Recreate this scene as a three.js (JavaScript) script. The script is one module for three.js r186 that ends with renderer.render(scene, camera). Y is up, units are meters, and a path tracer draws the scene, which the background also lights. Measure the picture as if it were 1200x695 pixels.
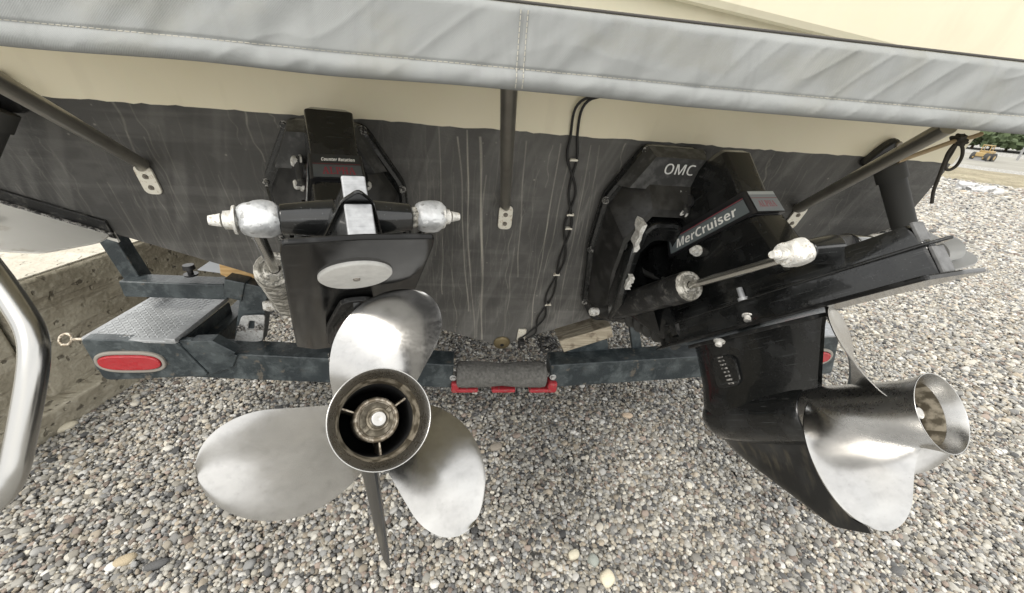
import * as THREE from 'three';
import { RoundedBoxGeometry } from 'three/addons/geometries/RoundedBoxGeometry.js';
import { FontLoader } from 'three/addons/loaders/FontLoader.js';
import { TextGeometry } from 'three/addons/geometries/TextGeometry.js';
import { mergeGeometries, mergeVertices, toCreasedNormals } from 'three/addons/utils/BufferGeometryUtils.js';

// ---------------------------------------------------------------- camera, sky, sun, exposure
const scene = new THREE.Scene();
const camera = new THREE.PerspectiveCamera(73.54, 1200 / 695, 0.02, 600);
camera.position.set(0, 1.2656, 0);
camera.rotation.order = 'YXZ';
camera.rotation.set(THREE.MathUtils.degToRad(-27.45), THREE.MathUtils.degToRad(-8.5), THREE.MathUtils.degToRad(5.03));
camera.updateMatrixWorld(true);
const renderer = new THREE.WebGLRenderer({ antialias: true });
renderer.toneMapping = THREE.LinearToneMapping;
renderer.toneMappingExposure = 1.75;
renderer.shadowMap.enabled = true;

let seed = 12345;
const rnd = () => { seed = (seed + 0x6d2b79f5) | 0; let t = Math.imul(seed ^ (seed >>> 15), 1 | seed); t = (t + Math.imul(t ^ (t >>> 7), 61 | t)) ^ t; return ((t ^ (t >>> 14)) >>> 0) / 4294967296; };
const rr = (a, b) => a + (b - a) * rnd();
const lerp = THREE.MathUtils.lerp, clamp = THREE.MathUtils.clamp, smooth = THREE.MathUtils.smoothstep;
// periodic value noise
const hash = (x, y, s) => { let h = Math.imul(x, 374761393) + Math.imul(y, 668265263) + Math.imul(s, 1274126177); h = Math.imul(h ^ (h >>> 13), 1274126177); return ((h ^ (h >>> 16)) >>> 0) / 4294967296; };
function vnoise(x, y, px, py, s) {
  const ix = Math.floor(x), iy = Math.floor(y), fx = x - ix, fy = y - iy, m = (a, p) => ((a % p) + p) % p;
  const u = fx * fx * (3 - 2 * fx), v = fy * fy * (3 - 2 * fy);
  const a = hash(m(ix, px), m(iy, py), s), b = hash(m(ix + 1, px), m(iy, py), s), c = hash(m(ix, px), m(iy + 1, py), s), d = hash(m(ix + 1, px), m(iy + 1, py), s);
  return lerp(lerp(a, b, u), lerp(c, d, u), v);
}
function fbm(u, v, f, oct, s, fy = f) { let r = 0, a = 0.5, n = 0; for (let i = 0; i < oct; i++) { r += a * vnoise(u * f, v * fy, f, fy, s + i); n += a; a *= 0.55; f *= 2; fy *= 2; } return r / n; }

{ // bright overcast sky with soft cloud structure
  const W = 512, H = 256, data = new Float32Array(W * H * 4);
  const sun = new THREE.Vector3(-0.5, 0.8, 0.45).normalize();
  for (let j = 0; j < H; j++) {
    const el = ((j + 0.5) / H - 0.5) * Math.PI;
    for (let i = 0; i < W; i++) {
      const az = ((i + 0.5) / W - 0.5) * 2 * Math.PI, d = new THREE.Vector3(Math.cos(az) * Math.cos(el), Math.sin(el), Math.sin(az) * Math.cos(el));
      const c = fbm(i / W, j / H, 8, 5, 11, 8), c2 = fbm(i / W, j / H, 3, 3, 41, 5);
      let L = el > 0 ? lerp(1.12, 1.05, Math.sin(el)) : 0.9;
      L *= 0.62 + 0.5 * c + 0.28 * c2 + 0.3 * Math.pow(Math.max(0, d.dot(sun)), 6);
      const k = clamp((c - 0.42) * 3, 0, 1), o = (j * W + i) * 4;
      data[o] = L * lerp(0.98, 1.02, k); data[o + 1] = L * lerp(0.985, 1.0, k); data[o + 2] = L * lerp(0.98, 0.95, k); data[o + 3] = 1;
    }
  }
  const sky = new THREE.DataTexture(data, W, H, THREE.RGBAFormat, THREE.FloatType);
  sky.mapping = THREE.EquirectangularReflectionMapping; sky.magFilter = THREE.LinearFilter; sky.needsUpdate = true;
  scene.background = sky; scene.environment = sky;
}
const sunLight = new THREE.DirectionalLight(new THREE.Color(1, 0.95, 0.87), 1.1);
sunLight.position.set(-0.5, 0.8, 0.45).multiplyScalar(12);
sunLight.castShadow = true; sunLight.shadow.radius = 28;
Object.assign(sunLight.shadow.camera, { left: -9, right: 9, top: 9, bottom: -9, near: 0.5, far: 40 });
sunLight.shadow.mapSize.set(2048, 2048);
sunLight.name = 'sun';
scene.add(sunLight, sunLight.target);

// ---------------------------------------------------------------- helpers
const V = (x, y, z) => new THREE.Vector3(x, y, z);
const CP = camera.position.clone(), CM = camera.matrixWorld.clone(), FL = 465;
const ray = (px, py) => V((px - 600) / FL, -(py - 347.5) / FL, -1).transformDirection(CM);
const hit = (px, py, n, d) => { const r = ray(px, py); return CP.clone().addScaledVector(r, (d - n.dot(CP)) / n.dot(r)); };
const atZ = (px, py, z) => hit(px, py, V(0, 0, 1), z), atY = (px, py, y) => hit(px, py, V(0, 1, 0), y), atX = (px, py, x) => hit(px, py, V(1, 0, 0), x);
const RK = THREE.MathUtils.degToRad(13);
const TN = V(0, -Math.sin(RK), Math.cos(RK)), TU = V(1, 0, 0), TV = V(0, Math.cos(RK), Math.sin(RK)), TO = V(0, 0.904, -1.017);  // the transom plane
const atT = (px, py, off = 0) => hit(px, py, TN, TN.dot(TO) + off);
const toT = (p) => { const q = p.clone().sub(TO); return [q.dot(TU), q.dot(TV), q.dot(TN)]; };
const fromT = (x, v, w) => TO.clone().addScaledVector(TU, x).addScaledVector(TV, v).addScaledVector(TN, w);
const basis = (o, x, y, z) => new THREE.Matrix4().makeBasis(x, y, z).setPosition(o);
const TM = basis(TO, TU, TV, TN);

const counts = {};
const numbered = (n) => { const k = (counts[n] = (counts[n] ?? -1) + 1); return k ? `${n}_${String(k).padStart(3, '0')}` : n; };
function clean(g, keepUV) {
  let q = g.index ? g.toNonIndexed() : g.clone();
  for (const k of Object.keys(q.attributes)) if (!['position', 'normal', 'uv'].includes(k)) q.deleteAttribute(k);
  if (!q.attributes.normal) q.computeVertexNormals();
  if (!keepUV || !q.attributes.uv) {
    const p = q.attributes.position, uv = new Float32Array(p.count * 2), a = V(), b = V(), c = V(), n = V();
    for (let i = 0; i < p.count; i += 3) {
      a.fromBufferAttribute(p, i); b.fromBufferAttribute(p, i + 1); c.fromBufferAttribute(p, i + 2);
      n.copy(b).sub(a).cross(c.clone().sub(a));
      const ax = Math.abs(n.x), ay = Math.abs(n.y), az = Math.abs(n.z);
      [a, b, c].forEach((v, k) => { const o = (i + k) * 2; if (ay >= ax && ay >= az) { uv[o] = v.x; uv[o + 1] = v.z; } else if (ax >= az) { uv[o] = v.z; uv[o + 1] = v.y; } else { uv[o] = v.x; uv[o + 1] = v.y; } });
    }
    q.setAttribute('uv', new THREE.BufferAttribute(uv, 2));
  }
  q.morphAttributes = {};
  return q;
}
// parts are built in the place they stand, or (local) in the frame of their thing
function mesh(name, geos, mat, parent, o = {}) {
  const list = (Array.isArray(geos) ? geos : [geos]).map((g) => clean(g, o.uv));
  const g = list.length > 1 ? mergeGeometries(list) : list[0];
  if (parent && parent.inv && !o.local) g.applyMatrix4(parent.inv);
  const m = new THREE.Mesh(g, mat);
  m.castShadow = m.receiveShadow = true;
  if (parent) { m.name = name; m.inv = parent.inv; parent.add(m); } else { m.name = numbered(name); scene.add(m); }
  if (o.label) m.userData.label = o.label;
  if (o.category) m.userData.category = o.category;
  if (o.kind) m.userData.kind = o.kind;
  if (o.group) m.userData.group = o.group;
  return m;
}
function thing(name, label, category, base, group) {
  const g = new THREE.Group();
  g.name = numbered(name); scene.add(g);
  if (base.isMatrix4) { base.decompose(g.position, g.quaternion, g.scale); g.inv = base.clone().invert(); } else { g.position.copy(base); g.inv = new THREE.Matrix4().makeTranslation(-base.x, -base.y, -base.z); }
  g.userData = { label, category };
  if (group) g.userData.group = group;
  return g;
}
const solo = (name, label, category, geos, mat, base, group, o) => { const t = new THREE.Group(); t.inv = new THREE.Matrix4().makeTranslation(-base.x, -base.y, -base.z); const m = mesh(name, geos, mat, t, o); t.remove(m); m.name = numbered(name); m.position.copy(base); m.userData = { label, category }; if (group) m.userData.group = group; scene.add(m); return m; };

const shapeOf = (pts) => new THREE.Shape(pts.map(([x, y]) => new THREE.Vector2(x, y)));
function ext(pts, M, n0, n1, bev = 0, holes = []) {
  const s = shapeOf(pts); for (const h of holes) s.holes.push(new THREE.Path(h.map(([x, y]) => new THREE.Vector2(x, y))));
  const g = new THREE.ExtrudeGeometry(s, { depth: n1 - n0 - 2 * bev, bevelEnabled: bev > 0, bevelThickness: bev, bevelSize: bev, bevelOffset: -bev, bevelSegments: 2, curveSegments: 12 });
  g.translate(0, 0, n0 + bev);
  if (M) g.applyMatrix4(M);
  return g;
}
const rbox = (w, h, d, r = 0.004, seg = 2) => new RoundedBoxGeometry(w, h, d, seg, Math.min(r, w / 2.01, h / 2.01, d / 2.01));
const place = (g, x, y, z, rx = 0, ry = 0, rz = 0) => g.applyMatrix4(new THREE.Matrix4().makeRotationFromEuler(new THREE.Euler(rx, ry, rz)).setPosition(x, y, z));
function rod(a, b, r0, r1 = r0, n = 20, open = false) {
  const d = b.clone().sub(a), g = new THREE.CylinderGeometry(r1, r0, d.length(), n, 1, open);
  g.applyQuaternion(new THREE.Quaternion().setFromUnitVectors(V(0, 1, 0), d.clone().normalize()));
  return g.translate((a.x + b.x) / 2, (a.y + b.y) / 2, (a.z + b.z) / 2);
}
function bar(a, b, w, h, up = V(0, 1, 0), r = 0.005) { // square tube from a to b
  const z = b.clone().sub(a), L = z.length(); z.normalize();
  const x = up.clone().cross(z).normalize(), y = z.clone().cross(x);
  return rbox(w, h, L, r).applyMatrix4(basis(a.clone().add(b).multiplyScalar(0.5), x, y, z));
}
const tube = (pts, r, n = 60, rad = 10, closed = false, tension = 0.5) => new THREE.TubeGeometry(new THREE.CatmullRomCurve3(pts, closed, 'catmullrom', tension), n, r, rad, closed);
const ball = (p, r, n = 16) => new THREE.SphereGeometry(r, n, n >> 1).translate(p.x, p.y, p.z);
function latheAlong(profile, a, dir, n = 40) { // profile [radius, distance along dir]
  const g = new THREE.LatheGeometry(profile.map(([r, y]) => new THREE.Vector2(r, y)), n);
  g.applyQuaternion(new THREE.Quaternion().setFromUnitVectors(V(0, 1, 0), dir.clone().normalize()));
  return g.translate(a.x, a.y, a.z);
}
function roundPoly(pts, r, n = 3) { // corners of a 2-D polygon rounded, always (n+1) points per corner
  const out = [];
  pts.forEach((p, i) => {
    const a = pts[(i + pts.length - 1) % pts.length], b = pts[(i + 1) % pts.length];
    const da = [a[0] - p[0], a[1] - p[1]], db = [b[0] - p[0], b[1] - p[1]], la = Math.hypot(...da), lb = Math.hypot(...db), k = Math.min(r, la * 0.45, lb * 0.45);
    const A = [p[0] + da[0] / la * k, p[1] + da[1] / la * k], B = [p[0] + db[0] / lb * k, p[1] + db[1] / lb * k];
    for (let j = 0; j <= n; j++) { const t = j / n; out.push([(1 - t) ** 2 * A[0] + 2 * t * (1 - t) * p[0] + t * t * B[0], (1 - t) ** 2 * A[1] + 2 * t * (1 - t) * p[1] + t * t * B[1]]); }
  });
  return out;
}
function loft(rings, capA = true, capB = true, crease = 0.7) {
  const n = rings[0].length, pos = [], idx = [];
  for (const r of rings) for (const p of r) pos.push(p.x, p.y, p.z);
  for (let k = 0; k + 1 < rings.length; k++) for (let i = 0; i < n; i++) { const a = k * n + i, b = k * n + (i + 1) % n; idx.push(a, b, b + n, a, b + n, a + n); }
  const cap = (r, flip) => { const c = r.reduce((s, p) => s.add(p), V(0, 0, 0)).multiplyScalar(1 / n), o = pos.length / 3; pos.push(c.x, c.y, c.z); r.forEach((p) => pos.push(p.x, p.y, p.z)); for (let i = 0; i < n; i++) { const a = o + 1 + i, b = o + 1 + (i + 1) % n; flip ? idx.push(o, b, a) : idx.push(o, a, b); } };
  if (capA) cap(rings[0], true);
  if (capB) cap(rings[rings.length - 1], false);
  const g = new THREE.BufferGeometry();
  g.setAttribute('position', new THREE.Float32BufferAttribute(pos, 3)); g.setIndex(idx);
  // orient outwards: signed volume
  let vol = 0; const A = V(), B = V(), C = V();
  for (let i = 0; i < idx.length; i += 3) { A.fromArray(pos, idx[i] * 3); B.fromArray(pos, idx[i + 1] * 3); C.fromArray(pos, idx[i + 2] * 3); vol += A.dot(B.cross(C)); }
  if (vol < 0) { for (let i = 0; i < idx.length; i += 3) [idx[i + 1], idx[i + 2]] = [idx[i + 2], idx[i + 1]]; g.setIndex(idx); }
  return toCreasedNormals(g, crease);
}
function hexBolt(p, dir, r, h, washer = true) {
  const d = dir.clone().normalize(), q = new THREE.Quaternion().setFromUnitVectors(V(0, 1, 0), d), out = [];
  const c = new THREE.CylinderGeometry(r * 0.92, r, h, 6); c.translate(0, h / 2, 0); c.applyQuaternion(q); c.translate(p.x, p.y, p.z); out.push(c);
  if (washer) { const w = new THREE.CylinderGeometry(r * 1.45, r * 1.5, h * 0.25, 18); w.applyQuaternion(q); w.translate(p.x, p.y, p.z); out.push(w); }
  return out;
}
function lump(p, rx, ry, rz, s, amp = 0.16, q) { // a corroded, knobbly casting
  let g = mergeVertices(new THREE.IcosahedronGeometry(1, 5).deleteAttribute('uv').deleteAttribute('normal'));
  const a = g.attributes.position, v = V();
  for (let i = 0; i < a.count; i++) {
    v.fromBufferAttribute(a, i);
    const e = 0.72, b = V(Math.sign(v.x) * Math.abs(v.x) ** e, Math.sign(v.y) * Math.abs(v.y) ** e, Math.sign(v.z) * Math.abs(v.z) ** e);
    const w = (vnoise(v.x * 2.2 + v.z * 1.3 + 20, v.y * 2.2 - v.z + 20, 64, 64, s) - 0.5) + 0.5 * (vnoise(v.x * 5 + v.z * 2 + 40, v.y * 5 + v.z * 3 + 40, 128, 128, s + 3) - 0.5) + 0.3 * (vnoise(v.x * 11 + v.z * 7 + 80, v.y * 11 + v.z * 5 + 80, 256, 256, s + 4) - 0.5);
    b.multiplyScalar(1 + amp * w * 1.4); a.setXYZ(i, b.x * rx, b.y * ry, b.z * rz);
  }
  g.computeVertexNormals(); if (q) g.applyQuaternion(q);
  return g.translate(p.x, p.y, p.z);
}

// ---------------------------------------------------------------- textures and materials
const lin = (r, g, b) => new THREE.Color().setRGB(r, g, b);
const toS = (x) => Math.round(255 * clamp(x <= 0.0031308 ? x * 12.92 : 1.055 * x ** (1 / 2.4) - 0.055, 0, 1));
function tex(n, fn, { srgb = true, rep = 1, h = n, repY = rep } = {}) { // fn(u, v) -> linear rgb or one value
  const d = new Uint8Array(n * h * 4);
  for (let j = 0; j < h; j++) for (let i = 0; i < n; i++) {
    const c = fn(i / n, j / h), o = (j * n + i) * 4;
    if (typeof c === 'number') { const k = Math.round(255 * clamp(c, 0, 1)); d[o] = d[o + 1] = d[o + 2] = k; } else { d[o] = toS(c[0]); d[o + 1] = toS(c[1]); d[o + 2] = toS(c[2]); }
    d[o + 3] = 255;
  }
  const t = new THREE.DataTexture(d, n, h); t.wrapS = t.wrapT = THREE.RepeatWrapping; t.magFilter = THREE.LinearFilter;
  if (srgb) t.colorSpace = THREE.SRGBColorSpace;
  t.repeat.set(rep, repY); t.needsUpdate = true; return t;
}
const again = (t, rx, ry = rx) => { const c = t.clone(); c.repeat.set(rx, ry); c.needsUpdate = true; return c; };
const std = (p) => new THREE.MeshStandardMaterial({ side: THREE.DoubleSide, ...p });
const phys = (p) => new THREE.MeshPhysicalMaterial({ side: THREE.DoubleSide, ...p });
const mixc = (a, b, t) => [lerp(a[0], b[0], t), lerp(a[1], b[1], t), lerp(a[2], b[2], t)];

// scuffed black paint: dust film in patches, scratches, specks
const scuff = tex(320, (u, v) => {
  const d = smooth(fbm(u, v, 6, 5, 3), 0.5, 0.8), s = hash(Math.floor(u * 512), Math.floor(v * 512), 7) > 0.9965 ? 0.12 : 0, f = fbm(u, v, 4, 4, 9, 90);
  const k = 0.007 + d * 0.009 + s * 0.7 + smooth(f, 0.68, 0.8) * 0.02;
  return [k * 0.95, k, k * 1.02];
});
const scuffR = tex(320, (u, v) => 0.13 + 0.18 * smooth(fbm(u, v, 6, 5, 3), 0.42, 0.75) + 0.12 * fbm(u, v, 40, 3, 5), { srgb: false });
const fineBump = tex(320, (u, v) => fbm(u, v, 40, 3, 21), { srgb: false });
const M = {};
M.black = phys({ map: again(scuff, 4), roughnessMap: again(scuffR, 4), roughness: 1, metalness: 0, clearcoat: 0.45, clearcoatRoughness: 0.05, specularIntensity: 0.6, bumpMap: again(fineBump, 10), bumpScale: 0.0002 });
M.blackWorn = std({ map: again(tex(320, (u, v) => { const a = fbm(u, v, 8, 5, 31), b = smooth(fbm(u, v, 30, 4, 32), 0.55, 0.72); const k = 0.012 + 0.03 * smooth(a, 0.45, 0.75); return mixc([k, k, k], [0.13, 0.125, 0.11], b * 0.55 * smooth(a, 0.35, 0.65)); }), 5), roughness: 0.5, bumpMap: again(fineBump, 8), bumpScale: 0.0006 });
M.plastic = std({ color: lin(0.016, 0.016, 0.017), roughness: 0.32, roughnessMap: null, bumpMap: again(fineBump, 12), bumpScale: 0.0002 });
M.rubber = std({ color: lin(0.035, 0.035, 0.033), roughness: 0.7 });
M.plateBlack = phys({ map: again(tex(320, (u, v) => { const a = smooth(fbm(u, v, 10, 5, 51), 0.52, 0.75), f = smooth(fbm(u, v, 3, 4, 52, 60), 0.6, 0.8); const k = 0.008 + 0.012 * a + 0.015 * f; return [k, k, k]; }), 4), roughness: 0.14, specularIntensity: 0.4 });
M.bareGrey = std({ map: again(tex(256, (u, v) => { const k = 0.2 + 0.18 * fbm(u, v, 12, 4, 61) + 0.08 * fbm(u, v, 4, 3, 62, 60); return [k, k * 1.02, k * 1.05]; }), 12), roughness: 0.55, metalness: 0.3 });
M.worn = std({ map: again(tex(256, (u, v) => { const k = smooth(fbm(u, v, 20, 4, 71), 0.4, 0.65); return mixc([0.02, 0.02, 0.02], [0.32, 0.31, 0.29], k); }), 12), roughness: 0.5 });
M.corroded = std({ map: again(tex(320, (u, v) => { const a = fbm(u, v, 6, 5, 81), b = smooth(fbm(u, v, 18, 4, 82), 0.62, 0.76); return mixc(mixc([0.5, 0.49, 0.46], [0.72, 0.71, 0.67], smooth(a, 0.35, 0.62)), [0.3, 0.25, 0.17], b * 0.7); }), 18), roughness: 0.75, bumpMap: again(tex(256, (u, v) => fbm(u, v, 16, 5, 83), { srgb: false }), 12), bumpScale: 0.0012 });
M.corrodedMetal = std({ map: again(tex(320, (u, v) => { const a = fbm(u, v, 5, 5, 181), b = smooth(fbm(u, v, 14, 4, 182), 0.62, 0.76); return mixc(mixc([0.4, 0.41, 0.42], [0.66, 0.67, 0.68], smooth(a, 0.35, 0.65)), [0.14, 0.135, 0.12], b * 0.6); }), 9), roughness: 0.5, metalness: 0.35, bumpMap: again(tex(256, (u, v) => fbm(u, v, 12, 5, 183), { srgb: false }), 9), bumpScale: 0.0014 });
M.oldAlu = std({ map: again(tex(320, (u, v) => { const a = fbm(u, v, 8, 5, 91), b = smooth(fbm(u, v, 20, 4, 92), 0.58, 0.7); return mixc(mixc([0.22, 0.21, 0.18], [0.6, 0.58, 0.53], smooth(a, 0.38, 0.62)), [0.05, 0.05, 0.045], b * 0.7); }), 9), roughness: 0.6, metalness: 0.25, bumpMap: again(fineBump, 10), bumpScale: 0.001 });
M.chrome = std({ color: lin(0.62, 0.61, 0.58), metalness: 1, roughness: 0.22 });
// polished stainless with water stains: colour stays nearly flat, the gloss varies
const smear = tex(320, (u, v) => { const q = fbm(u, v, 5, 5, 101); return 0.1 + 0.1 * fbm(u + 0.08 * q, v, 4, 5, 102, 9) + 0.06 * fbm(u, v, 60, 2, 103); }, { srgb: false });
const smearC = tex(320, (u, v) => { const a = fbm(u, v, 5, 5, 111, 10), s = hash(Math.floor(u * 512), Math.floor(v * 512), 17) > 0.997 ? -0.2 : 0, k = 0.45 + 0.16 * (a - 0.5) - 0.03 * smooth(fbm(u, v, 22, 4, 115), 0.5, 0.8) + s * 0.6; return [k, k * 0.985, k * 0.955]; });
M.prop = std({ map: again(smearC, 5), roughnessMap: again(smear, 5), roughness: 1.1, metalness: 1 });
M.propHub = std({ map: again(smearC, 7), roughnessMap: again(smear, 7), roughness: 1.6, metalness: 1 });
M.soot = std({ color: lin(0.006, 0.006, 0.006), roughness: 0.9 });
M.sootTan = std({ map: again(tex(256, (u, v) => { const k = smooth(fbm(u, v, 8, 5, 121), 0.35, 0.7); return mixc([0.1, 0.085, 0.06], [0.36, 0.32, 0.25], k); }), 12), roughness: 0.55, metalness: 0.5 });
M.tanMetal = std({ map: again(tex(256, (u, v) => { const k = smooth(fbm(u, v, 12, 5, 131), 0.35, 0.7); return mixc([0.22, 0.18, 0.13], [0.56, 0.5, 0.41], k); }), 20), roughness: 0.45, metalness: 0.5 });
M.steelRail = std({ color: lin(0.42, 0.415, 0.4), metalness: 1, roughness: 0.24 });
M.strut = std({ map: again(tex(256, (u, v) => { const k = 0.22 + 0.14 * fbm(u, v, 6, 5, 145); return [k, k * 0.95, k * 0.83]; }), 6), metalness: 0.75, roughness: 0.3 });
M.bracket = std({ map: again(tex(256, (u, v) => { const k = 0.72 + 0.1 * fbm(u, v, 8, 4, 141), s = smooth(fbm(u, v, 14, 4, 142), 0.62, 0.75); return mixc([k, k * 0.96, k * 0.84], [0.36, 0.25, 0.13], s * 0.5); }), 14), roughness: 0.45, metalness: 0.2 });
M.screw = std({ color: lin(0.24, 0.22, 0.19), metalness: 0.8, roughness: 0.45 });
M.cream = phys({ map: again(tex(320, (u, v) => { const k = fbm(u, v, 6, 5, 151), s = smooth(fbm(u, v, 24, 4, 152, 6), 0.6, 0.8); return mixc([0.83, 0.77, 0.6], mixc([0.79, 0.73, 0.55], [0.62, 0.55, 0.4], s * 0.35), k); }), 1.1), roughness: 0.34, clearcoat: 0.25, clearcoatRoughness: 0.2 });
M.white = std({ map: again(tex(320, (u, v) => { const k = fbm(u, v, 5, 5, 161), s = smooth(fbm(u, v, 8, 5, 162), 0.62, 0.8); return mixc(mixc([0.78, 0.77, 0.73], [0.68, 0.67, 0.63], k), [0.42, 0.36, 0.28], s * 0.4); }), 3), roughness: 0.5 });
M.trailer = std({ map: again(tex(320, (u, v) => { const a = fbm(u, v, 6, 5, 171), b = smooth(fbm(u, v, 22, 5, 172), 0.52, 0.7), c = smooth(fbm(u, v, 9, 5, 173), 0.72, 0.8); return mixc(mixc([0.022, 0.03, 0.034], [0.085, 0.1, 0.105], smooth(a, 0.35, 0.7) * 0.6 + 0.4 * b), [0.14, 0.12, 0.095], c * 0.6); }), 3.2), roughness: 0.42, bumpMap: again(fineBump, 6), bumpScale: 0.0008 });
M.plate = std({ map: again(tex(320, (u, v) => { const a = fbm(u, v, 7, 5, 191), b = smooth(fbm(u, v, 40, 3, 192), 0.55, 0.75); const k = 0.26 + 0.16 * a + 0.1 * b; return [k * 0.97, k * 1.0, k * 1.02]; }), 4), roughness: 0.5, metalness: 0.3 });
M.galv = std({ map: again(tex(256, (u, v) => { const k = 0.36 + 0.34 * fbm(u, v, 14, 3, 201), s = smooth(fbm(u, v, 10, 5, 202), 0.6, 0.7); return mixc([k, k, k * 0.98], [0.12, 0.09, 0.07], s * 0.6); }), 12), roughness: 0.5, metalness: 0.4 });
M.redLens = phys({ color: lin(0.42, 0.006, 0.014), roughness: 0.16, clearcoat: 0.6, bumpMap: again(tex(128, (u, v) => 0.5 + 0.5 * Math.sin(u * 2 * Math.PI * 8) * Math.sin(v * 2 * Math.PI * 8), { srgb: false }), 40), bumpScale: 0.001 });
M.lensRim = std({ color: lin(0.26, 0.24, 0.21), roughness: 0.6 });
M.redPlastic = std({ map: again(tex(256, (u, v) => { const a = fbm(u, v, 8, 5, 241), b = smooth(fbm(u, v, 14, 4, 242), 0.55, 0.72); return mixc(mixc([0.3, 0.016, 0.025], [0.46, 0.04, 0.05], a), [0.2, 0.15, 0.12], b * 0.6); }), 9), roughness: 0.5, bumpMap: again(fineBump, 10), bumpScale: 0.001 });
M.roller = std({ map: again(tex(320, (u, v) => { const a = fbm(u, v, 30, 4, 211), b = hash(Math.floor(u * 256), Math.floor(v * 256), 5); const k = 0.07 + 0.12 * a + 0.1 * (b > 0.8 ? b - 0.6 : 0); return [k, k * 0.97, k * 0.9]; }), 5), roughness: 0.95, bumpMap: again(tex(256, (u, v) => fbm(u, v, 24, 4, 212), { srgb: false }), 6), bumpScale: 0.004 });
M.wood = std({ map: again(tex(320, (u, v) => { const w = fbm(u, v, 3, 3, 221), g = 0.5 + 0.5 * Math.sin((v + 0.06 * w) * 2 * Math.PI * 14), f = fbm(u, v, 4, 4, 222, 120); return mixc([0.52, 0.3, 0.11], [0.72, 0.5, 0.24], g * 0.6 + f * 0.4); }), 5), roughness: 0.7 });
M.oldWood = std({ map: again(tex(320, (u, v) => { const f = fbm(u, v, 4, 5, 231, 70), s = smooth(fbm(u, v, 8, 5, 232), 0.55, 0.75); return mixc(mixc([0.24, 0.2, 0.14], [0.6, 0.53, 0.41], f), [0.12, 0.09, 0.06], s * 0.6); }), 5), roughness: 0.9, bumpMap: again(tex(256, (u, v) => fbm(u, v, 4, 5, 233, 60), { srgb: false }), 5), bumpScale: 0.004 });
M.brass = std({ color: lin(0.2, 0.16, 0.09), metalness: 0.7, roughness: 0.5 });
M.cable = std({ color: lin(0.012, 0.012, 0.012), roughness: 0.45 });
M.rope = std({ color: lin(0.33, 0.25, 0.15), roughness: 0.9 });
M.ropeDark = std({ color: lin(0.04, 0.035, 0.028), roughness: 0.85 });
M.text = std({ color: lin(0.75, 0.75, 0.73), roughness: 0.5 });

M.tabGrey = std({ color: lin(0.42, 0.42, 0.41), roughness: 0.55 });
M.paleCloth = std({ color: lin(0.5, 0.52, 0.55), roughness: 0.9 });
M.dryGrass = std({ map: again(tex(320, (u, v) => { const a = fbm(u, v, 8, 5, 651), b = fbm(u, v, 60, 3, 652); return mixc(mixc([0.2, 0.17, 0.11], [0.42, 0.37, 0.26], a), [0.12, 0.13, 0.07], smooth(b, 0.55, 0.8) * 0.6); }), 0.3), roughness: 1, bumpMap: again(fineBump, 0.5), bumpScale: 0.08 });
M.track = std({ map: again(tex(320, (u, v) => { const a = fbm(u, v, 8, 5, 661); return mixc([0.2, 0.19, 0.165], [0.31, 0.3, 0.26], a); }), 0.2), roughness: 1 });
M.yellow = std({ color: lin(0.34, 0.24, 0.1), roughness: 0.5 });
M.grey = std({ color: lin(0.25, 0.25, 0.25), roughness: 0.7 });
M.leaf = phys({ color: lin(0.1, 0.14, 0.06), roughness: 0.8, transmission: 0.3, thickness: 0 });
M.bark = std({ color: lin(0.12, 0.09, 0.06), roughness: 0.9 });

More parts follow.
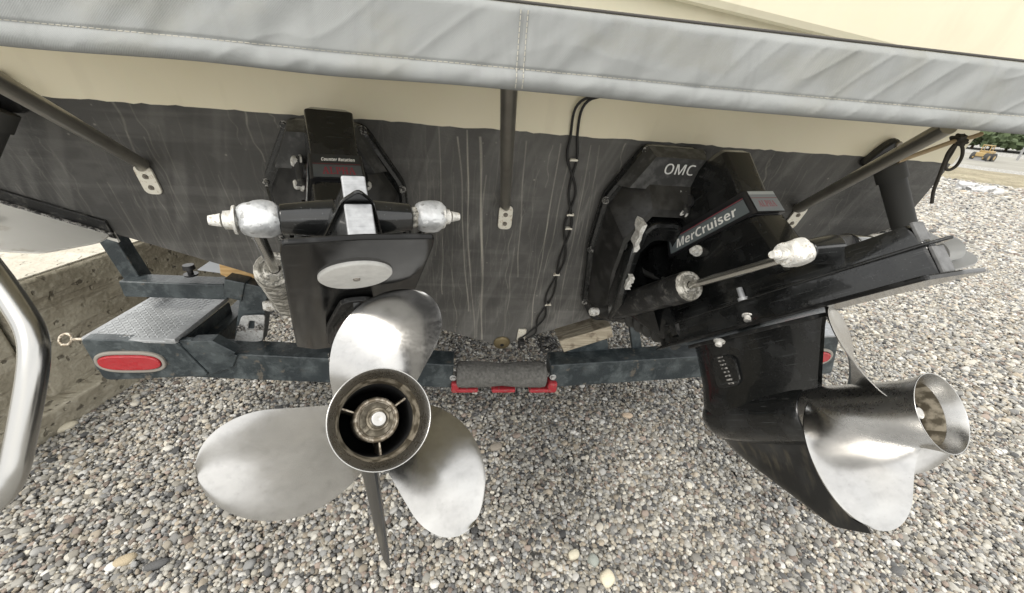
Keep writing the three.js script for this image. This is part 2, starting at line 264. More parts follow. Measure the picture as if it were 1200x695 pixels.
// hull bottom paint with the white run marks of old drips, u = X, v = up the transom
const hullTex = (() => {
  const W = 1792, H = 640, c = document.createElement('canvas'); c.width = W; c.height = H; const g = c.getContext('2d');
  const im = g.createImageData(W, H), d = im.data;
  for (let j = 0; j < H; j++) for (let i = 0; i < W; i++) {
    const u = i / W, v = j / H, a = fbm(u, v, 10, 5, 301, 4), b = fbm(u + v * 0.12, v, 90, 3, 302, 3), e = fbm(u, v, 60, 4, 303, 24), f = fbm(u, v, 8, 4, 304, 50);
    let k = 0.06 + 0.035 * smooth(a, 0.35, 0.7) + 0.035 * smooth(b, 0.5, 0.78) + 0.02 * smooth(e, 0.5, 0.75) + 0.02 * smooth(f, 0.55, 0.75);
    const o = (j * W + i) * 4; d[o] = toS(k); d[o + 1] = toS(k * 0.975); d[o + 2] = toS(k * 0.92); d[o + 3] = 255;
  }
  g.putImageData(im, 0, 0);
  const X = (x) => (x + 1.35) / 2.9 * W, Y = (v) => (1 - (v + 0.6) / 1.0) * H;
  g.lineCap = 'butt';
  const run = (p, q, w, al) => { // from pixel-measured ends on the transom
    const n = 70, wob = rr(0, 40);
    for (let k = 0; k < n; k++) {
      const t = k / n, t2 = (k + 1.03) / n, jx = (tt) => (vnoise(wob + tt * 4, 3, 512, 512, 77) - 0.5) * 7;
      g.strokeStyle = `rgba(214,208,192,${al * (0.45 + 0.55 * vnoise(wob + t * 9, 8, 512, 512, 78))})`; g.lineWidth = w * 0.5 * (0.6 + 0.6 * vnoise(wob + t * 7, 5, 512, 512, 79));
      g.beginPath(); g.moveTo(lerp(X(p[0]), X(q[0]), t) + jx(t), lerp(Y(p[1]), Y(q[1]), t)); g.lineTo(lerp(X(p[0]), X(q[0]), t2) + jx(t2), lerp(Y(p[1]), Y(q[1]), t2)); g.stroke();
    }
  };
  const px = (a, b, c2, e, w, al) => run(toT(atT(a, b)), toT(atT(c2, e)), w, al);
  px(512, 147, 520, 345, 3, 0.5); px(537, 160, 549, 365, 3.5, 0.55); px(545, 152, 556, 398, 4, 0.6); px(561, 160, 566, 398, 6.5, 0.62); px(570, 205, 560, 395, 3, 0.35);
  px(618, 165, 605, 325, 3.2, 0.5); px(599, 270, 593, 338, 3, 0.4); px(604, 290, 590, 385, 2.5, 0.3); px(655, 168, 622, 385, 3.5, 0.55); px(664, 190, 634, 345, 3, 0.35); px(690, 170, 652, 390, 3, 0.4); px(700, 170, 668, 390, 2.5, 0.35); px(734, 168, 720, 210, 3, 0.4);
  px(505, 200, 512, 300, 2, 0.3); px(528, 300, 535, 390, 2.5, 0.35); px(646, 170, 640, 220, 2.5, 0.3); px(640, 260, 628, 340, 2.4, 0.4);
  px(133, 119, 172, 205, 5, 0.28); px(152, 119, 185, 185, 3, 0.22); px(283, 125, 308, 190, 4, 0.35); px(265, 125, 284, 170, 2.5, 0.2); px(170, 160, 215, 250, 3, 0.25); px(315, 130, 325, 150, 3, 0.3);
  px(903, 184, 888, 232, 5, 0.3); px(916, 186, 900, 222, 3, 0.25); px(986, 232, 970, 270, 2.5, 0.3); px(1010, 200, 985, 250, 2, 0.2);
  for (let k = 0; k < 1100; k++) { const x = rr(-1.2, 1.4), v = rr(-0.3, 0.3), L = rr(0.04, 0.42); run([x, v], [x + rr(-0.012, 0.012), v - L], rr(0.6, 2.1), rr(0.06, 0.3)); }
  for (let k = 0; k < 260; k++) { g.fillStyle = `rgba(220,214,200,${rr(0.1, 0.5)})`; g.beginPath(); g.arc(rr(0, W), rr(0, H), rr(0.5, 1.6), 0, 7); g.fill(); }
  const t = new THREE.CanvasTexture(c); t.colorSpace = THREE.SRGBColorSpace; t.magFilter = THREE.LinearFilter; return t;
})();
M.bottomPaint = std({ map: hullTex, roughness: 0.62, bumpMap: again(fineBump, 10), bumpScale: 0.0008 });
M.bottomPaintPlain = std({ color: lin(0.035, 0.034, 0.032), roughness: 0.65 });

// woven canvas
const clothC = tex(320, (u, v) => { const a = fbm(u, v, 4, 5, 401), st = smooth(fbm(u + 0.05 * a, v, 60, 3, 402, 2), 0.5, 0.8), d = smooth(fbm(u, v, 9, 5, 403), 0.52, 0.75); const k = 0.27 + 0.05 * (a - 0.5) - 0.02 * st; return mixc([k * 0.97, k, k * 0.985], [0.22, 0.215, 0.18], d * 0.3); });
M.cloth = std({ map: again(clothC, 1.3, 2.2), roughness: 0.92, bumpMap: again(tex(320, (u, v) => 0.5 + 0.25 * Math.sin(u * 2 * Math.PI * 64) * Math.sin(v * 2 * Math.PI * 64) + 0.3 * fbm(u, v, 60, 3, 404), { srgb: false }), 7), bumpScale: 0.0005 });
M.thread = std({ color: lin(0.44, 0.42, 0.36), roughness: 0.9 });
M.piping = std({ color: lin(0.06, 0.055, 0.05), roughness: 0.8 });

// concrete: cement skin, sandy patches, blow holes
const concC = tex(768, (u, v) => { const a = fbm(u, v, 5, 6, 501), b = fbm(u, v, 40, 4, 502), h = smooth(fbm(u, v, 34, 2, 503), 0.78, 0.84), s = smooth(fbm(u, v, 4, 5, 504, 30), 0.56, 0.74); let c = mixc([0.25, 0.225, 0.17], [0.37, 0.34, 0.27], smooth(a, 0.32, 0.68)); c = mixc(c, [0.5, 0.47, 0.39], 0.35 * smooth(b, 0.5, 0.75)); c = mixc(c, [0.18, 0.155, 0.115], s * 0.4); return mixc(c, [0.07, 0.06, 0.045], h * 0.8); });
const concB = tex(640, (u, v) => 0.55 * fbm(u, v, 10, 6, 505) + 0.3 * fbm(u, v, 50, 3, 506) - 0.5 * smooth(fbm(u, v, 34, 2, 503), 0.74, 0.8) - 0.2 * smooth(fbm(u, v, 4, 5, 504, 30), 0.56, 0.74) + 0.35, { srgb: false });
M.concrete = std({ map: again(concC, 1.3), bumpMap: again(concB, 1.3), bumpScale: 0.013, roughness: 0.95 });
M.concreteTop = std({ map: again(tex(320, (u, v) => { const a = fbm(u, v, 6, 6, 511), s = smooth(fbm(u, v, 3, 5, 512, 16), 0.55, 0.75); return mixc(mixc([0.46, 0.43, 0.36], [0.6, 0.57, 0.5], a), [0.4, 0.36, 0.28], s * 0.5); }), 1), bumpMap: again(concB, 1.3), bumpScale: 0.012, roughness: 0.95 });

// ---------------------------------------------------------------- ground and gravel
const gtex = tex(1024, (u, v) => { // pebbles too small to pick apart
  const N = 110, x = u * N, y = v * N, ix = Math.floor(x), iy = Math.floor(y); let best = 9, id = 0, sec = 9;
  for (let a = -1; a <= 1; a++) for (let b = -1; b <= 1; b++) { const cx = ix + a, cy = iy + b, m = (q) => ((q % N) + N) % N, hx = hash(m(cx), m(cy), 1), hy = hash(m(cx), m(cy), 2), q = Math.hypot(cx + hx - x, cy + hy - y); if (q < best) { sec = best; best = q; id = hash(m(cx), m(cy), 3); } else if (q < sec) sec = q; }
  const gap = smooth(sec - best, 0.02, 0.2), t = 0.2 + 0.36 * id * id + 0.12 * id, w = fbm(u, v, 5, 4, 601);
  return mixc([0.24, 0.22, 0.18], mixc([t * 1.02, t * 0.97, t * 0.86], [t * 0.96, t * 0.98, t], id > 0.5 ? w : 1 - w), gap);
});
const gB = tex(320, (u, v) => fbm(u, v, 60, 3, 602), { srgb: false });
{
  const g = new THREE.PlaneGeometry(500, 500, 60, 60).rotateX(-Math.PI / 2); g.translate(0, -0.014, 0);
  mesh('ground', g, std({ map: again(gtex, 0.4), bumpMap: again(gB, 0.5), bumpScale: 0.05, roughness: 1 }), null, { kind: 'structure' });
}
const proj = (p) => { const q = p.clone().applyMatrix4(camera.matrixWorldInverse); return [600 - FL * q.x / q.z, 347.5 + FL * q.y / q.z, -q.z]; };
function pebbleGeo() {
  let g = mergeVertices(new THREE.IcosahedronGeometry(1, 2).deleteAttribute('uv').deleteAttribute('normal'));
  const a = g.attributes.position, v = V();
  for (let i = 0; i < a.count; i++) { v.fromBufferAttribute(a, i); const n = vnoise(v.x * 1.3 + v.z + 9, v.y * 1.3 + v.z * 0.6 + 9, 64, 64, 5) - 0.5; const e = 0.86; v.set(Math.sign(v.x) * Math.abs(v.x) ** e, Math.sign(v.y) * Math.abs(v.y) ** e, Math.sign(v.z) * Math.abs(v.z) ** e).multiplyScalar(1 + 0.42 * n); a.setXYZ(i, v.x, v.y, v.z); }
  g.computeVertexNormals(); return clean(g);
}
const stoneCols = [[0.6, 0.56, 0.47], [0.68, 0.65, 0.57], [0.66, 0.61, 0.5], [0.36, 0.34, 0.3], [0.22, 0.215, 0.205], [0.5, 0.44, 0.34], [0.5, 0.42, 0.31], [0.36, 0.36, 0.35], [0.4, 0.31, 0.25], [0.72, 0.7, 0.65], [0.13, 0.13, 0.13], [0.54, 0.53, 0.5], [0.46, 0.44, 0.39], [0.58, 0.54, 0.46]];
{
  const list = [];
  const scatter = (x0, x1, z0, z1, density, size, spread, margin) => {
    const n = Math.round((x1 - x0) * (z1 - z0) * density);
    for (let k = 0; k < n; k++) {
      const x = rr(x0, x1), z = rr(z0, z1), p = V(x, 0, z), q = proj(p);
      const ss = size * (0.5 + 0.75 * rnd() + (rnd() < 0.06 ? rr(0.3, 1.1) : 0)), lift = rr(-0.009, 0.005), tilt = rr(-0.5, 0.5), tilt2 = rr(-0.5, 0.5), yaw = rr(0, 6.283), el = rr(0.65, 1.0), fl = rr(0.4, 0.72), ci = Math.floor(rnd() * stoneCols.length), tone = rr(0.38, 0.92);
      if (q[2] < 0.05 || q[0] < -margin || q[0] > 1200 + margin || q[1] > 695 + margin * 1.2 || q[1] < 100) continue;
      if (x < -1.2 && x < -1.5 + 0.268 * (-1.3 - z) - 0.02) continue;
      if (spread && Math.hypot(x, z) < spread) continue;
      list.push([x, lift, z, ss, tilt, tilt2, yaw, el, fl, ci, tone]);
    }
  };
  scatter(-1.75, 2.6, -2.3, 0.1, 22000, 0.007, 0, 110);
  scatter(-1.4, 2.6, -3.6, -2.3, 9000, 0.0098, 0, 60);
  scatter(2.6, 6, -5, 0, 9000, 0.0098, 0, 60);
  scatter(1.2, 6, -7, -3.4, 4200, 0.0135, 4, 40);
  scatter(6, 11, -8, -2, 2400, 0.018, 6, 40);
  scatter(11, 17, -12, -6, 500, 0.03, 0, 40);
  const im = new THREE.InstancedMesh(pebbleGeo(), std({ color: 0xffffff, roughness: 0.85 }), list.length);
  const o = new THREE.Object3D(), c = new THREE.Color();
  list.forEach(([x, y, z, s, t1, t2, yaw, el, fl, ci, tone], i) => {
    o.position.set(x, y, z); o.rotation.set(t1, yaw, t2, 'YXZ'); o.scale.set(s, s * fl, s * el); o.updateMatrix(); im.setMatrixAt(i, o.matrix);
    const k = stoneCols[ci]; const gm = (k[0] + k[1] + k[2]) / 3, q = (v) => lerp(gm, v, 0.8) * tone; im.setColorAt(i, c.setRGB(q(k[0]), q(k[1]), q(k[2])));
  });
  im.name = 'gravel'; im.userData = { kind: 'stuff', label: 'loose rounded grey and tan river gravel covering the yard' };
  im.castShadow = im.receiveShadow = true; scene.add(im);
  console.log('pebbles', list.length);
}
// single larger stones
for (const [px, py, L, W2, H2, yaw, col, label] of [
  [76, 501, 0.036, 0.018, 0.014, 0.5, [0.5, 0.46, 0.36], 'flat pale tan stone lying beside the footing of the concrete block'],
  [146, 657, 0.027, 0.015, 0.013, 0.3, [0.42, 0.35, 0.24], 'oval tan stone at the lower left of the gravel'],
  [183, 662, 0.03, 0.012, 0.01, 0.25, [0.1, 0.1, 0.1], 'long dark grey stone just right of the oval tan stone'],
  [735, 487, 0.024, 0.015, 0.01, -0.3, [0.5, 0.4, 0.3], 'flat pinkish stone on the gravel between the two outdrives'],
  [695, 657, 0.017, 0.017, 0.014, 0.8, [0.3, 0.32, 0.29], 'round greenish grey stone in the front centre gravel'],
  [672, 650, 0.019, 0.014, 0.013, 0.1, [0.55, 0.51, 0.4], 'oval cream stone left of the round greenish grey stone'],
  [711, 678, 0.024, 0.021, 0.017, 0.4, [0.66, 0.6, 0.46], 'lumpy yellowish white stone at the bottom of the front centre gravel'],
  [926, 646, 0.02, 0.015, 0.013, 0.6, [0.26, 0.255, 0.24], 'brownish grey stone below the skeg of the right outdrive'],
  [581, 524, 0.026, 0.018, 0.014, 0.1, [0.27, 0.24, 0.2], 'brown grey stone right of the left propeller'],
]) {
  const p = atY(px, py, 0.006), g = pebbleGeo();
  g.applyMatrix4(new THREE.Matrix4().compose(p, new THREE.Quaternion().setFromEuler(new THREE.Euler(0.05, yaw, 0.06)), V(L, H2, W2)));
  solo('stone', label, 'stone', g, std({ color: lin(...col), roughness: 0.9, bumpMap: again(fineBump, 14), bumpScale: 0.001 }), p, 'larger stones in the gravel');
}

// ---------------------------------------------------------------- concrete block wall on the left
{
  const dir = V(0.268, 0, -0.963).normalize(), nrm = V(0.963, 0, 0.268).normalize(), o = V(-1.535, 0, -1.3);
  const B = basis(o, dir.clone(), V(0, 1, 0), nrm.clone());   // x along the face, y up, z out of the face
  const seam = 0.03;
  const blockGeo = (x0, x1, h, push) => {
    const g = rbox(x1 - x0, h, 0.62, 0.018, 3).translate((x0 + x1) / 2, h / 2, -0.31 + push).applyMatrix4(B); return g;
  };
  const b1 = thing('concrete_block', 'rough brown concrete block behind the diamond plate step, under the hull', 'block', o.clone().addScaledVector(dir, 0.6), 'concrete blocks on the left');
  mesh('block_body', blockGeo(seam + 0.004, 1.6, 0.548, 0), M.concrete, b1);
  mesh('top_face', rbox(1.56, 0.006, 0.6, 0.002).translate(0.82, 0.55, -0.31).applyMatrix4(B), M.concreteTop, b1, { label: 'pale weathered top of the block' });
  const b2 = thing('concrete_block', 'smoother concrete block at the left edge, behind the bent steel rail', 'block', o.clone().addScaledVector(dir, -0.5), 'concrete blocks on the left');
  mesh('block_body', blockGeo(-1.1, seam - 0.004, 0.54, -0.02), M.concrete, b2);
  mesh('top_face', rbox(1.06, 0.006, 0.58, 0.002).translate(-0.54, 0.542, -0.33).applyMatrix4(B), M.concreteTop, b2);
  mesh('concrete_footing', rbox(2.6, 0.11, 0.12, 0.012, 3).translate(0.2, 0.04, 0.015).applyMatrix4(B), M.concrete, null, { label: 'low concrete footing along the base of the left blocks', category: 'footing' });
}

// ---------------------------------------------------------------- the boat
const boat = thing('motorboat', 'cream motorboat with black bottom paint, seen from its stern on a trailer', 'boat', V(0.13, 0.48, -1.11));
const T2 = (px, py, off = 0) => toT(atT(px, py, off)).slice(0, 2);
const KX = 0.135, WLv = (1.189 - 0.904) / Math.cos(RK), XL = -1.05, XR = 1.272;
const keelV = -0.42, sideV = 0.1;
{
  const hullPoly = [[XL, WLv], [XL, 0.065], [KX, keelV - 0.004], [XR, sideV], [XR, WLv]];
  const g = ext(hullPoly, null, -0.03, 0), p = g.attributes.position, uv = g.attributes.uv;
  for (let i = 0; i < p.count; i++) uv.setXY(i, (p.getX(i) + 1.35) / 2.9, (p.getY(i) + 0.6) / 1.0);
  g.applyMatrix4(TM);
  mesh('transom', g, M.bottomPaint, boat, { uv: true, label: 'black painted transom streaked with white run marks' });
  // hull behind it: V bottom and topsides running forward
  const HM = new THREE.Matrix4();
  const ring = (z, k) => [[XL, 1.19], [XL, 0.97], [KX, 0.485], [XR, 1.0], [XR, 1.19]].map(([x, y]) => V(KX + (x - KX) * k, y + (1 - k) * (y < 0.6 ? 0.35 : 0), z - 0.03 + (y - 0.904) * Math.tan(RK)));
  mesh('hull_bottom', loft([ring(-1.02, 0.997), ring(-3.2, 1), ring(-5, 0.8), ring(-6.3, 0.15)], true, true, 0.4), M.bottomPaintPlain, boat);
  const topR = (z, k) => [[XL, 1.192], [XR, 1.192], [XR + 0.07, 2.1], [XL - 0.07, 2.1]].map(([x, y]) => V(KX + (x - KX) * k, y, z - 0.02 + (Math.min(y, 1.5) - 0.904) * Math.tan(RK)));
  mesh('topside', loft([topR(-1.02, 0.998), topR(-3.2, 1), topR(-5, 0.85), topR(-6.6, 0.2)], true, true, 0.4), M.cream, boat);
  // cream transom above the paint line, slightly proud with a wavering lower edge
  const low = []; for (let i = 0; i <= 150; i++) { const x = lerp(XL, XR, i / 150); low.push([x, WLv - 0.004 + 0.004 * (fbm(i / 150, 0.3, 30, 3, 701) - 0.5) + 0.003 * (hash(i, 3, 9) - 0.5)]); }
  mesh('transom_band', ext([...low, [XR, 0.42], [XL, 0.42]], TM, 0.0, 0.0035), M.cream, boat, { label: 'cream gelcoat band above the black bottom paint' });
  // upper transom wall above the platform, with a moulded step that runs down to the right
  mesh('upper_wall', ext([[XL - 0.05, 0.42], [XR + 0.05, 0.42], [XR + 0.05, 1.2], [XL - 0.05, 1.2]], TM, -0.01, 0.006), M.cream, boat);
  const a = T2(755, -8, 0.03), b = T2(1215, 104, 0.03);
  const sl = (b[1] - a[1]) / (b[0] - a[0]);
  mesh('moulded_step', ext([[XL - 0.05, a[1] + sl * (XL - 0.05 - a[0])], [XR + 0.06, a[1] + sl * (XR + 0.06 - a[0])], [XR + 0.06, 1.25], [XL - 0.05, 1.25]], TM, -0.02, 0.045, 0.016), M.cream, boat);
}
// swim platform core (under the cover)
mesh('swim_platform', rbox(2.1, 0.055, 0.4, 0.015).translate(KX - 0.02, 1.312, -0.735), M.cream, boat);
// struts from the transom to the platform
function strut(px, py, bx, by, tiltPx, ex, ey) {
  const f = atT(px, py, 0.022), e = atZ(ex, ey, -0.6);
  const s = mesh('platform_strut', [rod(f, e, 0.0125, 0.0125, 24), ball(f, 0.0125)], M.strut, boat);
  const c = toT(atT(bx, by, 0)), R = tiltPx;
  const P = roundPoly([[-0.018, -0.034], [0.018, -0.034], [0.018, 0.034], [-0.018, 0.034]], 0.014, 5).map(([x, y]) => [c[0] + x * Math.cos(R) - y * Math.sin(R), c[1] + x * Math.sin(R) + y * Math.cos(R)]);
  mesh('bracket', ext(P, TM, 0.0015, 0.007, 0.0015), M.bracket, s);
  mesh('bracket_lug', rod(fromT(c[0] - 0.03 * Math.sin(R), c[1] + 0.03 * Math.cos(R), 0.006), f, 0.0095, 0.012, 14), M.strut, s);
  for (const k of [-0.017, 0.009]) { const q = fromT(c[0] - k * Math.sin(R), c[1] + k * Math.cos(R), 0.007); mesh('screw', [rod(q, q.clone().addScaledVector(TN, 0.0025), 0.0062, 0.005, 14), rod(q, q.clone().addScaledVector(TN, 0.004), 0.003, 0.0025, 8)], M.screw, s); }
}
strut(166, 192, 175, 210, 0.0, -34, 77); strut(592, 240, 592, 254, 0, 597, 92); strut(936, 244, 931, 254, -0.12, 1112, 148);
// trim tabs and their actuators
{
  const flange = [T2(107, 234, 0.004), T2(107, 252, 0.004)];
  const fx = flange[0][0], slope = (0.065 - (keelV)) / (XL - KX);   // V line
  const vLine = (x) => 0.065 + slope * (x - XL);
  for (const s of [-1, 1]) {
    const x1 = s < 0 ? fx + 0.002 : 1.045, x0 = s < 0 ? XL - 0.12 : XR + 0.02;
    const line = (x) => s < 0 ? vLine(x) : sideV + (sideV - keelV) / (XR - KX) * (x - XR);
    const y0 = line(x0), y1 = line(x1), A0 = fromT(x0, y0 + 0.004, 0.012), A1 = fromT(x1, y1 + 0.004, 0.012);
    const ax = A1.clone().sub(A0).normalize();
    const aftDir = V(0, s < 0 ? -0.12 : -0.12, 1).normalize(), nn = ax.clone().cross(aftDir).normalize(), ay = nn.clone().cross(ax).normalize();
    const L = A1.distanceTo(A0), D = s < 0 ? 0.155 : 0.21, TB = basis(A0, ax, ay, nn);
    const sg = V(0, 0, 1).dot(ay) > 0 ? 1 : -1;
    const poly = [[0, 0], [L, 0], [L + 0.0, sg * D * 0.25], [L - 0.05, sg * D * 0.8], [L - 0.11, sg * D], [0.02, sg * D], [0, sg * (D - 0.02)]];
    const tab = mesh('trim_tab', ext(roundPoly(poly, 0.015, 3), TB, -0.0025, 0.0025, 0.001), s < 0 ? M.white : M.tabGrey, boat, { label: s < 0 ? 'white trim tab on the left chine' : 'grey trim tab behind the right outdrive' });
    mesh('hinge', rod(A0, A1, 0.006, 0.006, 12), M.worn, tab);
    if (s < 0) {
      const rag = []; for (let i = 0; i <= 60; i++) { const x = lerp(x0, x1, i / 60); rag.push([x, line(x) - 0.012 + 0.012 * (fbm(i / 60, 0.5, 14, 4, 711) - 0.3)]); }
      mesh('tab_flange', ext([...rag, [x1, line(x1) + 0.038], [x0, line(x0) + 0.038]], TM, 0.001, 0.008, 0.0015), M.blackWorn, tab, { label: 'black painted hinge flange with chipped edge' });
      mesh('flange_white_edge', ext([[x0, line(x0) - 0.022], [x1, line(x1) - 0.022], [x1, line(x1) + 0.005], [x0, line(x0) + 0.005]], TM, 0.0, 0.0055), M.white, tab);
      // actuator foot on the tab
      const foot = A0.clone().addScaledVector(ax, 0.16).addScaledVector(ay, sg * 0.07).addScaledVector(nn, (nn.y > 0 ? 1 : -1) * 0.012);
      mesh('actuator_foot', [rbox(0.06, 0.018, 0.035, 0.008).applyMatrix4(basis(foot, ax, nn, ay))], M.plate, tab);
      mesh('stiffener', ext(roundPoly([[0.0, sg * 0.06], [0.1, sg * 0.09], [0.14, sg * 0.125], [0.0, sg * 0.14]], 0.03, 4), TB, nn.y > 0 ? 0.004 : -0.012, nn.y > 0 ? 0.012 : -0.004, 0.003), M.white, tab);
    } else {
      const foot = V(1.235, 0.985, -0.835);
      mesh('actuator_foot', loft([[0.026, -0.018], [0.026, 0.018]].map(([w, k]) => { const r = []; for (let i = 0; i < 24; i++) { const a = i / 24 * 6.2832; r.push(foot.clone().addScaledVector(ay, sg * (0.036 * Math.cos(a))).addScaledVector(V(0, 1, 0), Math.max(-0.008, 0.028 * Math.sin(a))).addScaledVector(ax, k)); } return r; })), M.tabGrey, tab);
    }
  }
  const actuator = (cx, topP, botP) => {
    const m = mesh('tab_actuator', [rod(topP, botP, 0.027, 0.025, 28), rod(topP.clone().lerp(botP, -0.02), topP.clone().lerp(botP, 0.22), 0.031, 0.031, 28)], M.rubber, boat, { label: 'black trim tab ram' });
    mesh('ram_rod', rod(botP, botP.clone().lerp(topP, -0.35), 0.011, 0.011, 14), M.chrome, m);
    const c = toT(topP); // the teardrop upper mount on the transom
    const P = roundPoly([[-0.042, -0.035], [0.032, -0.035], [0.03, 0.02], [0.012, 0.042], [-0.012, 0.02]], 0.016, 4).map(([x, y]) => [c[0] + x - 0.005, c[1] + y + 0.02]);
    mesh('actuator_mount', ext(P, TM, 0.002, 0.028, 0.008), M.plastic, m);
    const q = fromT(c[0] + 0.007, c[1] + 0.048, 0.028);
    mesh('mount_screw', rod(q, q.clone().addScaledVector(TN, 0.004), 0.008, 0.007, 14), M.screw, m);
  };
  actuator(1, atT(1042, 196, 0.05), atZ(1060, 266, -0.845));
  actuator(-1, atT(-6, 128, 0.05), atZ(-40, 214, -0.86));
}
// loom of black cables down the transom
{
  const path = (dx) => [[700 + dx, 113, 0.02], [686 + dx, 118, 0.014], [677 + dx, 132, 0.012], [673 + dx, 160, 0.008], [671 + dx * 1.4, 186, 0.007], [670 - dx, 225, 0.007], [666 + dx, 265, 0.007], [658 - dx * 0.8, 305, 0.007], [645 + dx, 345, 0.007], [634 - dx, 372, 0.008], [624 + dx, 390, 0.01], [612 + dx, 398, 0.014]].map(([x, y, o]) => atT(x, y, o));
  mesh('cable', tube(path(-4.5), 0.003, 90, 8), M.cable, boat); mesh('cable', tube(path(3.5), 0.003, 90, 8), M.cable, boat);
  for (const [x, y] of [[672, 186], [666, 266], [642, 355], [668, 250], [652, 320]]) { const p = toT(atT(x, y)); mesh('cable_clip', [ext(roundPoly([[p[0] - 0.009, p[1] - 0.0026], [p[0] + 0.009, p[1] - 0.0026], [p[0] + 0.009, p[1] + 0.0026], [p[0] - 0.009, p[1] + 0.0026]], 0.002, 2), TM, 0.002, 0.0112, 0.001), ball(fromT(p[0] - 0.009, p[1], 0.0115), 0.0026, 8)], M.bracket, boat); }
  // coil of spare cable at the keel
  const cc = toT(atT(640, 398)); const pts = []; for (let k = 0; k < 46; k++) { const a = k * 0.55; pts.push(fromT(cc[0] + (0.026 + 0.008 * Math.sin(k * 1.7)) * Math.cos(a), cc[1] + (0.026 + 0.006 * Math.cos(k * 2.3)) * Math.sin(a), 0.02 + 0.012 * Math.sin(k * 0.9))); }
  mesh('cable_coil', tube(pts, 0.0028, 260, 6), M.cable, boat);
  const d = toT(atT(588, 401)); const D = fromT(d[0], d[1], 0.001);
  const fit = mesh('drain_fitting', latheAlong([[0.0, 0.012], [0.009, 0.012], [0.01, 0.009], [0.02, 0.0085], [0.0265, 0.005], [0.028, 0]], D, TN, 32), M.brass, boat, { label: 'round weathered brass drain fitting at the keel' });
  mesh('plug_hole', rod(D.clone().addScaledVector(TN, 0.0118), D.clone().addScaledVector(TN, 0.0128), 0.0065, 0.0065, 14), M.soot, fit);
  const t0 = toT(atT(611, 391)); const tr = mesh('depth_sounder', ext(roundPoly([[-0.014, -0.026], [0.014, -0.026], [0.014, 0.026], [-0.014, 0.026]], 0.004).map(([x, y]) => [x + t0[0], y + t0[1]]), TM, 0.001, 0.008, 0.002), M.bracket, boat, { label: 'small pale bracket beside the drain fitting' });
  mesh('sensor_body', ext(roundPoly([[-0.009, -0.045], [0.009, -0.045], [0.011, -0.012], [-0.011, -0.012]], 0.004).map(([x, y]) => [x + t0[0], y + t0[1]]), TM, 0.006, 0.028, 0.004), M.plastic, tr);
  mesh('screw', hexBolt(fromT(t0[0], t0[1] - 0.03, 0.027), TN, 0.005, 0.004), M.chrome, tr);
}

